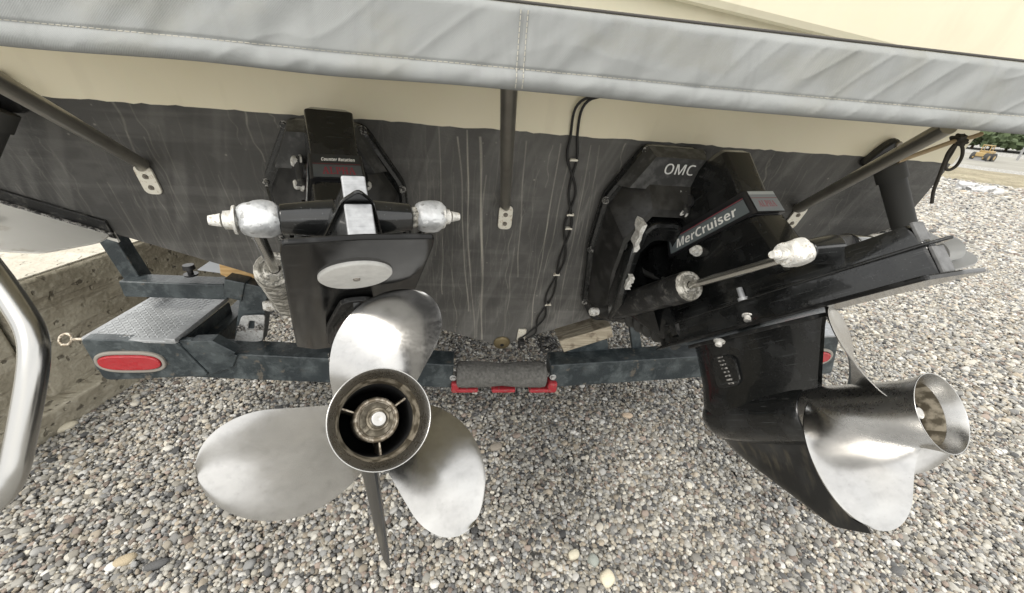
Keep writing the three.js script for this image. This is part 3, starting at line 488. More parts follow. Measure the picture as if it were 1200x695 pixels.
// ---------------------------------------------------------------- grey canvas cover over the platform edge
{
  const x0 = -1.25, x1 = 1.42, N = 620, yT = 1.349, yB = 1.2655, zE = -0.52, prof = [];
  prof.push([-0.9, yT + 0.012], [-0.8, yT + 0.009], [-0.7, yT + 0.006], [-0.6, yT + 0.003], [-0.54, yT + 0.001]);
  for (let k = 0; k <= 6; k++) { const a = k / 6 * Math.PI / 2; prof.push([zE - 0.008 + 0.008 * Math.sin(a), yT - 0.008 + 0.008 * Math.cos(a)]); }
  const nF = 46; for (let k = 1; k <= nF; k++) prof.push([zE, lerp(yT - 0.008, yB + 0.004, k / nF)]);
  for (let k = 1; k <= 6; k++) { const a = k / 6 * Math.PI; prof.push([zE - 0.006 + 0.006 * Math.cos(a), yB + 0.004 - 0.004 * Math.sin(a)]); }
  for (let k = 1; k <= 4; k++) prof.push([zE - 0.012, yB + 0.004 + 0.02 * k]);
  const pos = [], uv = [], idx = [], n = prof.length, yS = yT - 0.74 * (yT - yB);
  const bulge = (x, y) => {
    const t = clamp((yT - y) / (yT - yB), 0, 1), w = smooth(t, 0, 0.12);
    const dia = vnoise((x + 5) * 30 - y * 34 + 60, (x + 5) * 4 + y * 14, 512, 512, 801) - 0.5, big = vnoise((x + 5) * 3.1, y * 9 + 3, 256, 256, 802) - 0.5, fine = vnoise((x + 5) * 80 - y * 60 + 200, (x + 5) * 12 + y * 40, 999, 999, 803) - 0.5;
    const dg = vnoise((x + 5) * 20 - y * 26 + 60 + 2 * big, (x + 5) * 3 + y * 10, 700, 512, 806), crease = Math.pow(1 - Math.abs(2 * dg - 1), 5);
    let d = w * (0.012 * big + 0.0045 * dia + 0.0013 * fine + 0.0022 * crease * (big + 0.5));
    const seamDip = Math.exp(-(((y - yS) / 0.0018) ** 2)); d -= 0.0022 * seamDip;
    if (y < yS) { const h = clamp((yS - y) / (yS - yB), 0, 1); d += 0.005 * Math.sin(Math.PI * Math.min(h, 0.97)) * (0.7 + 0.8 * vnoise((x + 5) * 22, 4, 512, 512, 804)); }
    const sx = Math.exp(-(((x - xs) / 0.004) ** 2)); d -= 0.0025 * sx * w;
    return d;
  };
  const xs = atZ(611, 60, zE).x;
  const edge = (x) => 0.0025 * (vnoise((x + 5) * 7, 1, 256, 256, 805) - 0.5) * 2;
  for (let i = 0; i <= N; i++) { const x = lerp(x0, x1, i / N); let L = 0; prof.forEach(([z, y], k) => { if (k) L += Math.hypot(z - prof[k - 1][0], y - prof[k - 1][1]); const f = z > -0.535 ? 1 : 0; pos.push(x, y + (k > 11 ? edge(x) * clamp((yT - y) / (yT - yB), 0, 1) : 0), z + f * bulge(x, y)); uv.push(x, L); }); }
  for (let i = 0; i < N; i++) for (let k = 0; k + 1 < n; k++) { const a = i * n + k, b = a + n; idx.push(a, a + 1, b, b, a + 1, b + 1); }
  const g = new THREE.BufferGeometry(); g.setAttribute('position', new THREE.Float32BufferAttribute(pos, 3)); g.setAttribute('uv', new THREE.Float32BufferAttribute(uv, 2)); g.setIndex(idx); g.computeVertexNormals();
  const cov = thing('canvas_cover', 'grey canvas cover with stitched hem hanging over the swim platform edge', 'cover', V(0.1, 1.2655, -0.52));
  mesh('cover_cloth', g, M.cloth, cov, { uv: true });
  const st = [], st2 = [];
  for (let x = x0; x < x1; x += 0.0062) { const a = V(x, yS, zE + bulge(x, yS) + 0.0006), b = V(x + 0.0045, yS, zE + bulge(x + 0.0045, yS) + 0.0006); st.push(rod(a, b, 0.0006, 0.0006, 5)); }
  for (const dx of [-0.004, 0.004]) for (let y = yT - 0.006; y > yB + 0.004; y -= 0.0055) { const X = xs + dx; st2.push(rod(V(X, y, zE + bulge(X, y) + 0.0006), V(X, y - 0.004, zE + bulge(X, y - 0.004) + 0.0006), 0.0006, 0.0006, 5)); }
  mesh('hem_stitching', st, M.thread, cov, { kind: 'stuff' }); mesh('seam_stitching', st2, M.thread, cov, { kind: 'stuff' });
  const pp = []; for (let i = 0; i <= 80; i++) { const x = lerp(x0, x1, i / 80); pp.push(V(x, yT + 0.0015, zE - 0.006)); }
  mesh('top_piping', tube(pp, 0.0017, 320, 6), M.piping, cov);
}

// ---------------------------------------------------------------- outdrives
const dq = (px, py, depth) => { const r = V((px - 600) / FL, -(py - 347.5) / FL, -1).multiplyScalar(depth); return r.applyMatrix4(CM); };
// measured poses: starboard, up the leg, aft, and the centre of the propeller's rear rim
const pose = (o, s, u, a) => basis(V(...o), V(...s), V(...u), V(...a));
const POSE_L = pose([-0.0885, 0.9134, -0.3581], [0.9421, -0.0406, -0.333], [-0.2054, 0.7149, -0.6683], [0.2652, 0.698, 0.6652]);
const POSE_R = pose([0.7162, 0.8899, -0.3691], [0.968, -0.0043, -0.251], [-0.1721, 0.7166, -0.6759], [0.1828, 0.6975, 0.6929]);
const textPlane = (txt, w, h, draw) => { const c = document.createElement('canvas'); c.width = w; c.height = h; draw(c.getContext('2d'), w, h); const t = new THREE.CanvasTexture(c); t.colorSpace = THREE.SRGBColorSpace; t.magFilter = THREE.LinearFilter; return t; };
const slant = (g, s, x, y, k = -0.22) => { g.save(); g.transform(1, 0, k, 1, x, y); g.fillText(s, 0, 0); g.restore(); };
const speckle = (g, w, h, n, a) => { for (let k = 0; k < n; k++) { g.fillStyle = `rgba(${rnd() < 0.5 ? '0,0,0' : '230,228,220'},${rr(0, a)})`; g.fillRect(rr(0, w), rr(0, h), rr(1, 5), rr(1, 3)); } };
const sideDecal = textPlane('', 1024, 220, (g, w, h) => {
  g.fillStyle = '#646b6d'; g.fillRect(0, 0, w, h); g.fillStyle = '#1a1c1e'; g.fillRect(0, 0, w, 30); g.fillStyle = '#8d3440'; g.fillRect(0, 30, w, 9); g.fillStyle = '#2c2f31'; g.fillRect(0, 44, w, 6);
  g.fillStyle = '#f0efea'; g.font = 'bold 150px sans-serif'; slant(g, 'MerCruiser', 90, 182); speckle(g, w, h, 900, 0.22);
});
const rearDecal = (main) => textPlane('', 512, 220, (g, w, h) => {
  g.fillStyle = main ? '#7b8083' : '#262829'; g.fillRect(0, 0, w, h);
  if (main) { g.fillStyle = '#a9adad'; g.fillRect(0, 0, w, 34); g.fillStyle = '#7c3b43'; g.fillRect(0, 70, w, 7); g.fillStyle = '#8b3a46'; g.font = 'bold 92px serif'; g.fillText('ALPHA', 90, 170); }
  else { g.fillStyle = '#5a2229'; g.fillRect(0, 88, w, 7); g.fillStyle = '#454849'; g.fillRect(0, 100, w, 120); g.fillStyle = '#e8e6e0'; g.font = 'bold 44px sans-serif'; slant(g, 'Counter Rotation', 90, 62); g.fillStyle = '#7a2431'; g.font = 'bold 96px serif'; g.fillText('ALPHA', 96, 190); }
  speckle(g, w, h, 500, 0.22);
});
const PI = POSE_R.clone().invert(), SR = V(0, 0, 0).setFromMatrixColumn(POSE_R, 0), OR = V(0, 0, 0).setFromMatrixPosition(POSE_R);
const side = (px, py, s) => hit(px, py, SR, SR.dot(OR) + s).applyMatrix4(PI);
function blade(phi0, hand) {
  const NR = 44, NT = 36, r0 = 0.047, R = 0.193, P = 0.37, th = 0.0042, zc = -0.105, rake = 0.2;
  const half = (r) => { const rc = 0.128; return r > rc ? 0.073 * Math.sqrt(Math.max(0, 1 - ((r - rc) / (R - rc)) ** 2)) : 0.073 - 0.022 * ((rc - r) / 0.08) ** 1.6; };
  const pt = (r, t, side) => { const w = half(r), phi = t * w / r, cup = 0.006 * smooth(t, 0.2, 1.3); const ang = phi0 + hand * (phi + 0.25 * ((r - 0.1) / 0.1)); const k = 1 - Math.abs(t) ** 3; return V(r * Math.cos(ang), r * Math.sin(ang), zc + P * phi / (2 * Math.PI) + rake * (r - r0) + cup + side * (th * (1 - 0.55 * (r - r0) / (R - r0)) * k + 0.0009)); };
  const rad = (i) => lerp(r0, R - 0.0004, Math.sin(i / NR * Math.PI / 2)), face = (side) => { // one smooth face of the blade
    const pos = [], idx = [];
    for (let i = 0; i <= NR; i++) for (let j = 0; j <= NT; j++) { const p = pt(rad(i), lerp(-1, 1, j / NT), side); pos.push(p.x, p.y, p.z); }
    for (let i = 0; i < NR; i++) for (let j = 0; j < NT; j++) { const a = i * (NT + 1) + j, b = a + NT + 1; side * hand > 0 ? idx.push(a, b, a + 1, b, b + 1, a + 1) : idx.push(a, a + 1, b, b, a + 1, b + 1); }
    const g = new THREE.BufferGeometry(); g.setAttribute('position', new THREE.Float32BufferAttribute(pos, 3)); g.setIndex(idx); g.computeVertexNormals();
    const nz = g.attributes.normal; let sum = 0; for (let k = 0; k < nz.count; k++) sum += nz.getZ(k); if (sum * side < 0) { for (let k = 0; k < idx.length; k += 3) [idx[k + 1], idx[k + 2]] = [idx[k + 2], idx[k + 1]]; g.setIndex(idx); g.computeVertexNormals(); }
    return clean(g);
  };
  const rim = [[], []];
  for (let i = 0; i <= NR; i++) for (const [k, sd] of [[0, 1], [1, -1]]) rim[k].push(pt(rad(i), -1, sd));
  for (let i = NR; i >= 0; i--) for (const [k, sd] of [[0, 1], [1, -1]]) rim[k].push(pt(rad(i), 1, sd));
  const ep = []; for (let k = 0; k + 1 < rim[0].length; k++) { const [a, b, c, d] = [rim[0][k], rim[0][k + 1], rim[1][k + 1], rim[1][k]]; for (const v of [a, b, c, a, c, d]) ep.push(v.x, v.y, v.z); }
  const eg = new THREE.BufferGeometry(); eg.setAttribute('position', new THREE.Float32BufferAttribute(ep, 3)); eg.computeVertexNormals();
  return mergeGeometries([face(1), face(-1), clean(eg)]);
}
function airfoil(zL, zT, h, y, n = 16) { // leading edge forward (zL), trailing edge aft (zT)
  const half = [], out = []; for (let i = 0; i <= n; i++) { const x = 0.5 - 0.5 * Math.cos(Math.PI * i / n), t = x < 0.35 ? Math.sqrt(1 - ((0.35 - x) / 0.35) ** 2) : 1 - 0.86 * ((x - 0.35) / 0.65) ** 1.5; half.push([lerp(zL, zT, x), h * t]); }
  for (const [z, x] of half) out.push(V(x, y, z)); for (const [z, x] of half.reverse()) out.push(V(-x, y, z)); return out;
}
function outdrive(DM, hand, phi0, label, right) {
  const t = thing('outdrive', label, 'outdrive', DM, null);
  const L = { local: true };
  const xz = new THREE.Matrix4().makeBasis(V(1, 0, 0), V(0, 0, 1), V(0, -1, 0));     // shape (x, y) -> (x, z), extruded downwards
  const zy = new THREE.Matrix4().makeBasis(V(0, 0, 1), V(0, 1, 0), V(-1, 0, 0));     // shape (x, y) -> (z, y), extruded to -x
  // lower unit
  const low = loft([airfoil(-0.452, -0.168, 0.057, 0.0), airfoil(-0.45, -0.168, 0.0555, 0.025), airfoil(-0.445, -0.162, 0.049, 0.05), airfoil(-0.438, -0.15, 0.043, 0.08), airfoil(-0.432, -0.13, 0.041, 0.125), airfoil(-0.427, -0.115, 0.041, 0.16), airfoil(-0.428, -0.105, 0.042, 0.178)], false, true, 1.0);
  const bullet = latheAlong([[0.0, -0.462], [0.014, -0.459], [0.028, -0.45], [0.042, -0.432], [0.051, -0.41], [0.0565, -0.37], [0.058, -0.32], [0.057, -0.26], [0.0555, -0.2], [0.0535, -0.186], [0.049, -0.184]], V(0, 0, 0), V(0, 0, 1), 48);
  const g = mesh('gearcase', [low, bullet], M.black, t, L);
  const skeg = loft([[-0.02, -0.44, -0.185, 0.05], [-0.05, -0.428, -0.188, 0.026], [-0.075, -0.41, -0.19, 0.015], [-0.108, -0.372, -0.186, 0.0115], [-0.155, -0.302, -0.177, 0.009], [-0.192, -0.25, -0.168, 0.006], [-0.203, -0.232, -0.166, 0.004]].map(([y, f, b, h]) => airfoil(f, b, h, y)), true, true, 0.9);
  mesh('skeg', skeg, M.skeg, g, L);
  for (const s of [-1, 1]) for (let k = 0; k < 8; k++) mesh('inlet_slot', rbox(0.007, 0.0042, 0.016, 0.0014).translate(s * 0.0435, 0.08 + k * 0.0085, -0.315 - k * 0.0012), M.worn, g, L);
  for (const s of [-1, 1]) mesh('inlet_scoop', ext(roundPoly([[-0.36, 0.07], [-0.29, 0.075], [-0.285, 0.14], [-0.35, 0.145]], 0.02, 4), zy, s * -0.0425 - 0.003, s * -0.0425 + 0.003, 0.0025), M.black, g, L);
  mesh('gearcase_lip', ext(roundPoly([[0.022, -0.1], [-0.022, -0.1], [-0.044, -0.25], [-0.044, -0.4], [-0.02, -0.44], [0.02, -0.44], [0.044, -0.4], [0.044, -0.25]], 0.02, 4), xz, -0.1825, -0.1745, 0.0015), M.blackWorn, g, L);
  // anti-ventilation plate, seen from below
  const plan = roundPoly([[0.079, 0.084], [0.0, 0.089], [-0.079, 0.084], [-0.083, 0.06], [-0.088, -0.05], [-0.097, -0.25], [-0.104, -0.44], [-0.07, -0.5], [0.07, -0.5], [0.104, -0.44], [0.097, -0.25], [0.088, -0.05], [0.083, 0.06]], 0.006, 3);
  const pl = mesh('ventilation_plate', ext(plan, xz, -0.195, -0.1875, 0.0022), M.plateBlack, t, L);
  if (!right) mesh('anode', latheAlong([[0, 0.007], [0.006, 0.007], [0.007, 0.0055], [0.043, 0.0055], [0.046, 0.003], [0.046, 0]], V(-0.004, 0.1875, -0.018), V(0, -1, 0), 48), M.anode, pl, { ...L, label: 'pale round sacrificial anode' });
  if (!right) mesh('anode_bolt', hexBolt(V(-0.004, 0.1805, -0.018), V(0, -1, 0), 0.005, 0.002, false), M.screw, pl, L);
  // tail fin between plate and upper unit, with its pale worn edge
  const tailRing = (y, zA, hA, hF, zF = -0.3) => roundPoly([[hF, zF], [hF * 0.8, -0.14], [hA, zA], [-hA, zA], [-hF * 0.8, -0.14], [-hF, zF]], 0.006, 3).map(([x, z]) => V(x, y, z));
  const tail = mesh('exhaust_housing', loft([tailRing(0.196, 0.073, 0.012, 0.078, -0.45), tailRing(0.24, 0.072, 0.013, 0.076, -0.44), tailRing(0.266, 0.064, 0.012, 0.07, -0.42), tailRing(0.278, 0.058, 0.01, 0.064, -0.4)], true, true, 0.6), M.black, t, L);
  mesh('trailing_edge', [rbox(0.03, 0.042, 0.006, 0.002).translate(0, 0.2165, 0.0745), rbox(0.027, 0.033, 0.006, 0.002).translate(0, 0.263, 0.066)], right ? M.darkEdge : M.bareGrey, tail, L);
  const rail = roundPoly([[0.0, 0.1], [0.018, 0.075], [0.064, -0.14], [0.081, -0.44], [-0.081, -0.44], [-0.064, -0.14], [-0.018, 0.075]], 0.008, 3);
  mesh('splash_rail', ext(rail, xz, -0.2445, -0.2395, 0.0018), M.black, tail, L);
  if (right) for (const [x, y] of [[877, 371], [843, 400]]) { const q = side(x, y, -0.062); for (const s of [-1, 1]) mesh('plate_bolt', hexBolt(V(s * 0.062, q.y, q.z), V(s * 0.6, -0.8, 0), 0.008, 0.011), M.corroded, pl, L); }
  { const q = side(870, 347, -0.066); for (const s of [-1, 1]) mesh('rail_bolt', hexBolt(V(s * 0.067, 0.2445, q.z), V(0, 1, 0), 0.0065, 0.024), M.bareGrey, tail, L); }
  // upper gear housing, cover and decal band
  const hr = (y, zF, zA, hF, hA, r = 0.014) => roundPoly([[hF, zF], [hA, zA], [-hA, zA], [-hF, zF]], r, 4).map(([x, z]) => V(x, y, z));
  const up = mesh('gear_housing', loft([hr(0.27, -0.43, -0.1, 0.072, 0.05), hr(0.34, -0.4, -0.118, 0.066, 0.044), hr(0.395, -0.365, -0.132, 0.06, 0.042), hr(0.4, -0.36, -0.138, 0.058, 0.04), hr(0.458, -0.345, -0.142, 0.056, 0.04)], true, true, 0.5), M.black, t, L);
  mesh('decal_band', loft([hr(0.401, -0.37, -0.129, 0.063, 0.044, 0.006), hr(0.454, -0.357, -0.137, 0.0605, 0.043, 0.006)], true, true, 0.5), M.plastic, up, L);
  const quad = (a, b, c, d) => { const q = new THREE.BufferGeometry(); q.setAttribute('position', new THREE.Float32BufferAttribute([a, b, c, a, c, d].flatMap((v) => [v.x, v.y, v.z]), 3)); q.setAttribute('uv', new THREE.Float32BufferAttribute([0, 0, 1, 0, 1, 1, 0, 0, 1, 1, 0, 1], 2)); q.computeVertexNormals(); return q; };
  const e = 0.0012;
  mesh('rear_decal', quad(V(-0.0385, 0.403, -0.1289 + e), V(0.0385, 0.403, -0.1289 + e), V(0.0375, 0.452, -0.1367 + e), V(-0.0375, 0.452, -0.1367 + e)), std({ map: rearDecal(right), roughness: 0.35 }), up, { ...L, uv: true });
  for (const s of [-1, 1]) {
    const A = V(s * (0.0618 + e), 0.407, -0.355), B = V(s * (0.0452 + e), 0.407, -0.139), C = V(s * (0.044 + e), 0.447, -0.145), D = V(s * (0.0598 + e), 0.447, -0.349);
    mesh('side_decal', s < 0 ? quad(A, B, C, D) : quad(B, A, D, C), std({ map: sideDecal, roughness: 0.35 }), up, { ...L, uv: true });
  }
  const cov = mesh('top_cover', loft([hr(0.452, -0.335, -0.146, 0.054, 0.039, 0.008), hr(0.5, -0.325, -0.148, 0.051, 0.0395, 0.008), hr(0.556, -0.315, -0.15, 0.047, 0.041, 0.008), hr(0.567, -0.305, -0.158, 0.041, 0.035, 0.01)], true, true, 0.5), M.black, up, L);
  mesh('cap', loft([hr(0.564, -0.27, -0.162, 0.03, 0.032, 0.014), hr(0.5715, -0.268, -0.166, 0.029, 0.03, 0.014)], true, true, 0.5), M.plastic, cov, L);
  const bp = [];
  for (const [x, y] of [[797, 226], [799, 249], [815, 294]]) { const q = side(x, y, -0.062); for (const s of [-1, 1]) bp.push([s, q]); }
  for (const [s, q] of bp) { const P0 = V(s * 0.058, q.y, q.z); mesh('housing_bolt', [...hexBolt(P0, V(s, 0, 0.25), 0.009, 0.014), lump(V(s * 0.066, q.y, q.z), 0.008, 0.009, 0.009, 900 + Math.round(q.y * 100), 0.2)], M.corroded, up, L); }
  { const a = side(797, 226, -0.062), b = side(799, 249, -0.062); for (const s of [-1, 1]) mesh('bolt_boss', rod(V(s * 0.055, a.y + 0.008, a.z), V(s * 0.058, b.y - 0.006, b.z), 0.013, 0.013, 16), M.blackWorn, up, L); }
  for (const s of [-1, 1]) mesh('side_boss', rod(V(s * 0.05, 0.505, -0.27), V(s * 0.056, 0.505, -0.268), 0.017, 0.015, 20), M.plastic, up, L);
  // propeller
  const hub = latheAlong([[0.0475, -0.186], [0.0515, -0.182], [0.0525, -0.15], [0.0505, -0.06], [0.0515, -0.03], [0.0555, -0.01], [0.0588, -0.0008], [0.0585, 0.0005], [0.0572, 0.0], [0.054, -0.009], [0.0495, -0.022]], V(0, 0, 0), V(0, 0, 1), 64);
  const pr = mesh('propeller', hub, M.propHub, t, { ...L, label: 'polished stainless three blade propeller' });
  for (let k = 0; k < 3; k++) mesh('blade', blade(phi0 + k * 2 * Math.PI / 3, hand), M.prop, pr, L);
  mesh('exhaust_bore', [latheAlong([[0.0494, -0.0221], [0.0462, -0.04], [0.0452, -0.05]], V(0, 0, 0), V(0, 0, 1), 48)], M.sootTan, pr, L);
  mesh('bore_soot', [latheAlong([[0.0452, -0.05], [0.0447, -0.16], [0.0, -0.16]], V(0, 0, 0), V(0, 0, 1), 48)], M.soot, pr, L);
  const inner = mesh('inner_hub', latheAlong([[0.029, -0.16], [0.029, -0.062], [0.0275, -0.058], [0.0235, -0.057], [0.0228, -0.061], [0.0, -0.061]], V(0, 0, 0), V(0, 0, 1), 44), M.tanMetal, pr, L);

  const ribs = [90, 205, 330].map((d) => (d + (right ? 20 : 180)) * Math.PI / 180);
  for (const a of ribs) mesh('hub_rib', rbox(0.019, 0.0028, 0.09, 0.001).translate(0.0365, 0, -0.108).applyMatrix4(new THREE.Matrix4().makeRotationZ(a)), M.tanMetal, pr, L);
  mesh('tab_washer', [latheAlong([[0.0, -0.0555], [0.0205, -0.0555], [0.0215, -0.057], [0.0215, -0.061]], V(0, 0, 0), V(0, 0, 1), 32), ...[0.5, 3.7].map((a) => rbox(0.01, 0.007, 0.006, 0.0015).translate(0.0165, 0, -0.053).applyMatrix4(new THREE.Matrix4().makeRotationZ(a)))], M.sootTan, pr, L);
  mesh('prop_nut', [new THREE.CylinderGeometry(0.0135, 0.0145, 0.016, 6).rotateX(Math.PI / 2).translate(0, 0, -0.048), new THREE.TorusGeometry(0.0125, 0.0022, 8, 28).translate(0, 0, -0.0405)], M.sootTan, pr, L);
  mesh('shaft_end', latheAlong([[0.009, -0.045], [0.009, -0.0275], [0.008, -0.026], [0.0035, -0.026], [0.002, -0.0275], [0, -0.0275]], V(0, 0, 0), V(0, 0, 1), 28), M.chromeShaft, pr, L);
  // trim rams: pin, sleeves, knobbly corroded ends, rods, cylinders
  const pz = -0.045, py = 0.283;
  mesh('trim_pin', rod(V(-0.15, py, pz), V(0.15, py, pz), 0.0085, 0.0085, 16), M.corroded, t, L);
  mesh('pin_clamp', [rbox(0.05, 0.05, 0.042, 0.01, 3).translate(0, py - 0.003, pz)], M.plastic, t, L);
  for (const s of [-1, 1]) {
    mesh('pin_sleeve', latheAlong([[0.0, 0.018], [0.026, 0.018], [0.027, 0.022], [0.0205, 0.084], [0.019, 0.087], [0.0, 0.088]], V(0, py, pz), V(s, 0, 0), 32), M.glossy, t, L);
    const c = mesh('rod_end', lump(V(s * 0.113 + 0.004, py, pz), 0.0265, 0.0225, 0.0225, right ? 31 + s : 57 + s, 0.085), right ? M.corroded : M.corrodedMetal, t, { ...L, label: 'pale corroded ram end' });
    mesh('end_collar', rod(V(s * 0.086, py, pz), V(s * 0.102, py, pz), 0.0155, 0.0165, 24), M.oldAlu, c, L);
    mesh('end_nut', [...hexBolt(V(s * 0.137, py, pz), V(s, 0, 0), 0.0125, 0.012), rod(V(s * 0.152, py, pz), V(s * 0.165, py, pz), 0.0085, 0.006, 12)], M.corroded, c, L);
    const X = s * 0.118, A = V(X, py - 0.004, pz - 0.015), B = V(X, 0.302, -0.275), C = V(X * 1.02, 0.334, -0.6), D = C.clone().sub(B).normalize();
    mesh('ram_rod', rod(A, B.clone().addScaledVector(D, 0.02), 0.0085, 0.0085, 20), M.chrome, t, L);
    const cyl = mesh('ram_cylinder', [latheAlong([[0.03, 0], [0.035, 0.004], [0.0355, 0.06], [0.034, 0.065], [0.034, 0.27], [0.036, 0.275], [0.034, 0.325], [0.022, 0.335], [0, 0.335]], B, D, 10)], right ? M.blackWorn : M.oldAlu, t, L);
    mesh('cylinder_cap', latheAlong([[0.0095, -0.004], [0.016, -0.006], [0.018, -0.003], [0.0225, -0.003], [0.0235, -0.007], [0.031, -0.006], [0.0335, 0.0], [0.034, 0.004]], B, D, 28), M.oldAlu, cyl, L);
    mesh('pivot_bolt', [rod(C.clone().add(V(-0.045 * 1, 0, 0)), C.clone().add(V(0.045, 0, 0)), 0.011, 0.011, 14), lump(C.clone().add(V(s * 0.048, 0, 0)), 0.011, 0.012, 0.012, 71, 0.2)], M.corroded, cyl, L);
    mesh('ram_hose', tube([B.clone().addScaledVector(D, 0.03).add(V(-s * 0.03, 0.012, 0)), B.clone().addScaledVector(D, 0.08).add(V(-s * 0.055, 0.03, 0)), C.clone().add(V(-s * 0.06, 0.03, 0.1)), C.clone().add(V(-s * 0.05, 0.05, -0.02))], 0.006, 30, 8), M.rubber, cyl, L);
  }
  // mounting on the transom: stepped housing, swivel ring, bell housing
  const xc = right ? 0.487 : -0.284, hw = right ? 1 : 1.12, oct = (k, dv = 0, ky = k) => [[0.07, 0.285], [0.138, 0.155], [0.142, 0.0], [0.115, -0.2], [0.07, -0.27], [-0.07, -0.27], [-0.115, -0.2], [-0.142, 0.0], [-0.138, 0.155], [-0.07, 0.285]].map(([x, v]) => [xc + x * k * hw, (v - 0.01) * ky + 0.01 + dv]);
  const gh = mesh('gimbal_housing', [ext(roundPoly(oct(1), 0.02, 3), TM, 0.001, 0.034, 0.01)], M.black, t);
  const on = (k, dv, w) => oct(k, dv).map(([a, b]) => fromT(a, b, w));
  mesh('shield', loft([on(0.9, 0, 0.03), on(0.86, -0.004, 0.05), on(0.66, -0.02, 0.112), on(0.6, -0.022, 0.115), on(0.58, -0.022, 0.1), on(0.6, -0.022, 0.04)], false, false, 0.3), M.shield, gh);
  for (const [i2, f] of [[0, 0.97], [1, 0.95], [2, 0.95], [3, 0.95], [6, 0.95], [7, 0.95], [8, 0.95], [9, 0.97]]) { const [a, b] = oct(f)[i2]; mesh('rim_bolt', hexBolt(fromT(a, b, 0.033), TN, 0.0065, 0.007), M.worn, gh); }
  mesh('housing_hood', loft([[[0.068, 0.288], [0.118, 0.19], [-0.118, 0.19], [-0.068, 0.288]].map(([x, v]) => fromT(xc + x, v, 0.034)), [[0.06, 0.279], [0.1, 0.203], [-0.1, 0.203], [-0.06, 0.279]].map(([x, v]) => fromT(xc + x, v, 0.075))], false, true, 0.3), M.hood, gh);
  mesh('swivel_ring', [ext(roundPoly(oct(0.55, -0.02), 0.02, 3), TM, 0.05, 0.125, 0.01, [roundPoly(oct(0.42, -0.02), 0.02, 3)])], M.black, gh);
  for (const s of [-1, 1]) mesh('swivel_arm', loft([[0.14, 0.05, 0.12], [0.06, 0.07, 0.155], [-0.06, 0.07, 0.165], [-0.15, 0.055, 0.13]].map(([v, x, w]) => roundPoly([[x - 0.014, 0.06], [x + 0.014, 0.06], [x + 0.014, w], [x - 0.014, w]], 0.008, 3).map(([a, b]) => fromT(xc + s * a, v - 0.02, b))), true, true, 0.6), M.glossy, gh);
  if (right) {
    for (const [va, vb] of [[0.145, 0.055], [0.015, -0.025]]) {
      const ch = []; for (let i = 0; i <= 14; i++) { const a = i / 14; ch.push([xc - 0.07 - 0.005 * vnoise(a * 9, 2 + va * 50, 64, 64, 5), lerp(va, vb, a)]); } for (let i = 14; i >= 0; i--) { const a = i / 14; ch.push([xc - 0.066 + 0.01 * vnoise(a * 7, 7 + va * 50, 64, 64, 6), lerp(va, vb, a)]); }
      mesh('chipped_paint', ext(ch, TM, 0.1, lerp(0.125, 0.158, clamp((0.16 - va) / 0.1, 0, 1)) + 0.012, 0), M.corroded, gh, { label: 'bare white patch where the black paint has chipped off' });
    }
  }
  const q = (p) => p.clone().applyMatrix4(DM);
  const tr = (x, v0, v1, w, r = 0.03) => roundPoly([[xc - x, v0], [xc + x, v0], [xc + x, v1], [xc - x, v1]], r, 4).map(([a, b]) => fromT(a, b, w));
  const dr = (x, y0, y1, z, r = 0.02) => roundPoly([[-x, y0], [x, y0], [x, y1], [-x, y1]], r, 4).map(([a, b]) => q(V(a, b, z)));
  mesh('bell_housing', loft([tr(0.07, -0.17, 0.14, 0.02), tr(0.066, -0.15, 0.13, 0.08), dr(0.074, 0.2, 0.44, -0.46, 0.03), dr(0.072, 0.205, 0.43, -0.405, 0.02)], true, true, 0.6), M.glossy, t);
  { const a = fromT(xc, -0.19, 0.03), b = q(V(0, 0.215, -0.47)), d = b.clone().sub(a), n = d.length(), pr2 = [[0, 0]]; for (let k = 0; k <= 44; k++) pr2.push([0.046 + 0.006 * Math.sin(k / 44 * Math.PI * 14), n * k / 44]); pr2.push([0, n]); mesh('bellows', latheAlong(pr2, a, d, 28), M.rubber, t); }
  for (const s of [-1, 1]) mesh('hose', tube([fromT(xc + s * 0.06, 0.08, 0.05), fromT(xc + s * 0.075, 0.06, 0.11), q(V(s * 0.085, 0.4, -0.45)), q(V(s * 0.07, 0.35, -0.39))], 0.0075, 30, 10), M.rubber, t);
  mesh('flange', loft([dr(0.079, 0.2, 0.45, -0.415, 0.02), dr(0.079, 0.2, 0.445, -0.395, 0.02)], true, true, 0.6), M.black, t);
  return { t, gh, xc };
}
M.chromeShaft = std({ color: lin(0.45, 0.44, 0.42), metalness: 0.7, roughness: 0.35 });
M.glossy = phys({ map: again(scuff, 3), roughness: 0.2, clearcoat: 0.5, clearcoatRoughness: 0.06, specularIntensity: 0.7 });
M.anode = std({ map: again(tex(256, (u, v) => { const a = fbm(u, v, 10, 5, 63), k = 0.56 + 0.16 * (a - 0.5); return [k, k * 0.99, k * 0.95]; }), 12), roughness: 0.6 });
M.shield = std({ map: again(tex(256, (u, v) => { const k = 0.014 + 0.022 * smooth(fbm(u, v, 7, 5, 643), 0.4, 0.75); return [k, k * 0.98, k * 0.94]; }), 6), roughness: 0.28 });
M.darkEdge = std({ map: again(tex(256, (u, v) => { const k = 0.07 + 0.09 * fbm(u, v, 12, 4, 64); return [k, k, k]; }), 12), roughness: 0.5 });
M.skeg = std({ map: again(tex(320, (u, v) => { const a = fbm(u, v, 6, 5, 37), f = smooth(fbm(u, v, 30, 4, 38, 5), 0.5, 0.78); const k = 0.009 + 0.012 * smooth(a, 0.45, 0.75); return mixc([k, k, k * 0.98], [0.1, 0.085, 0.055], f * 0.4 * smooth(a, 0.35, 0.65)); }), 4), roughness: 0.3 });
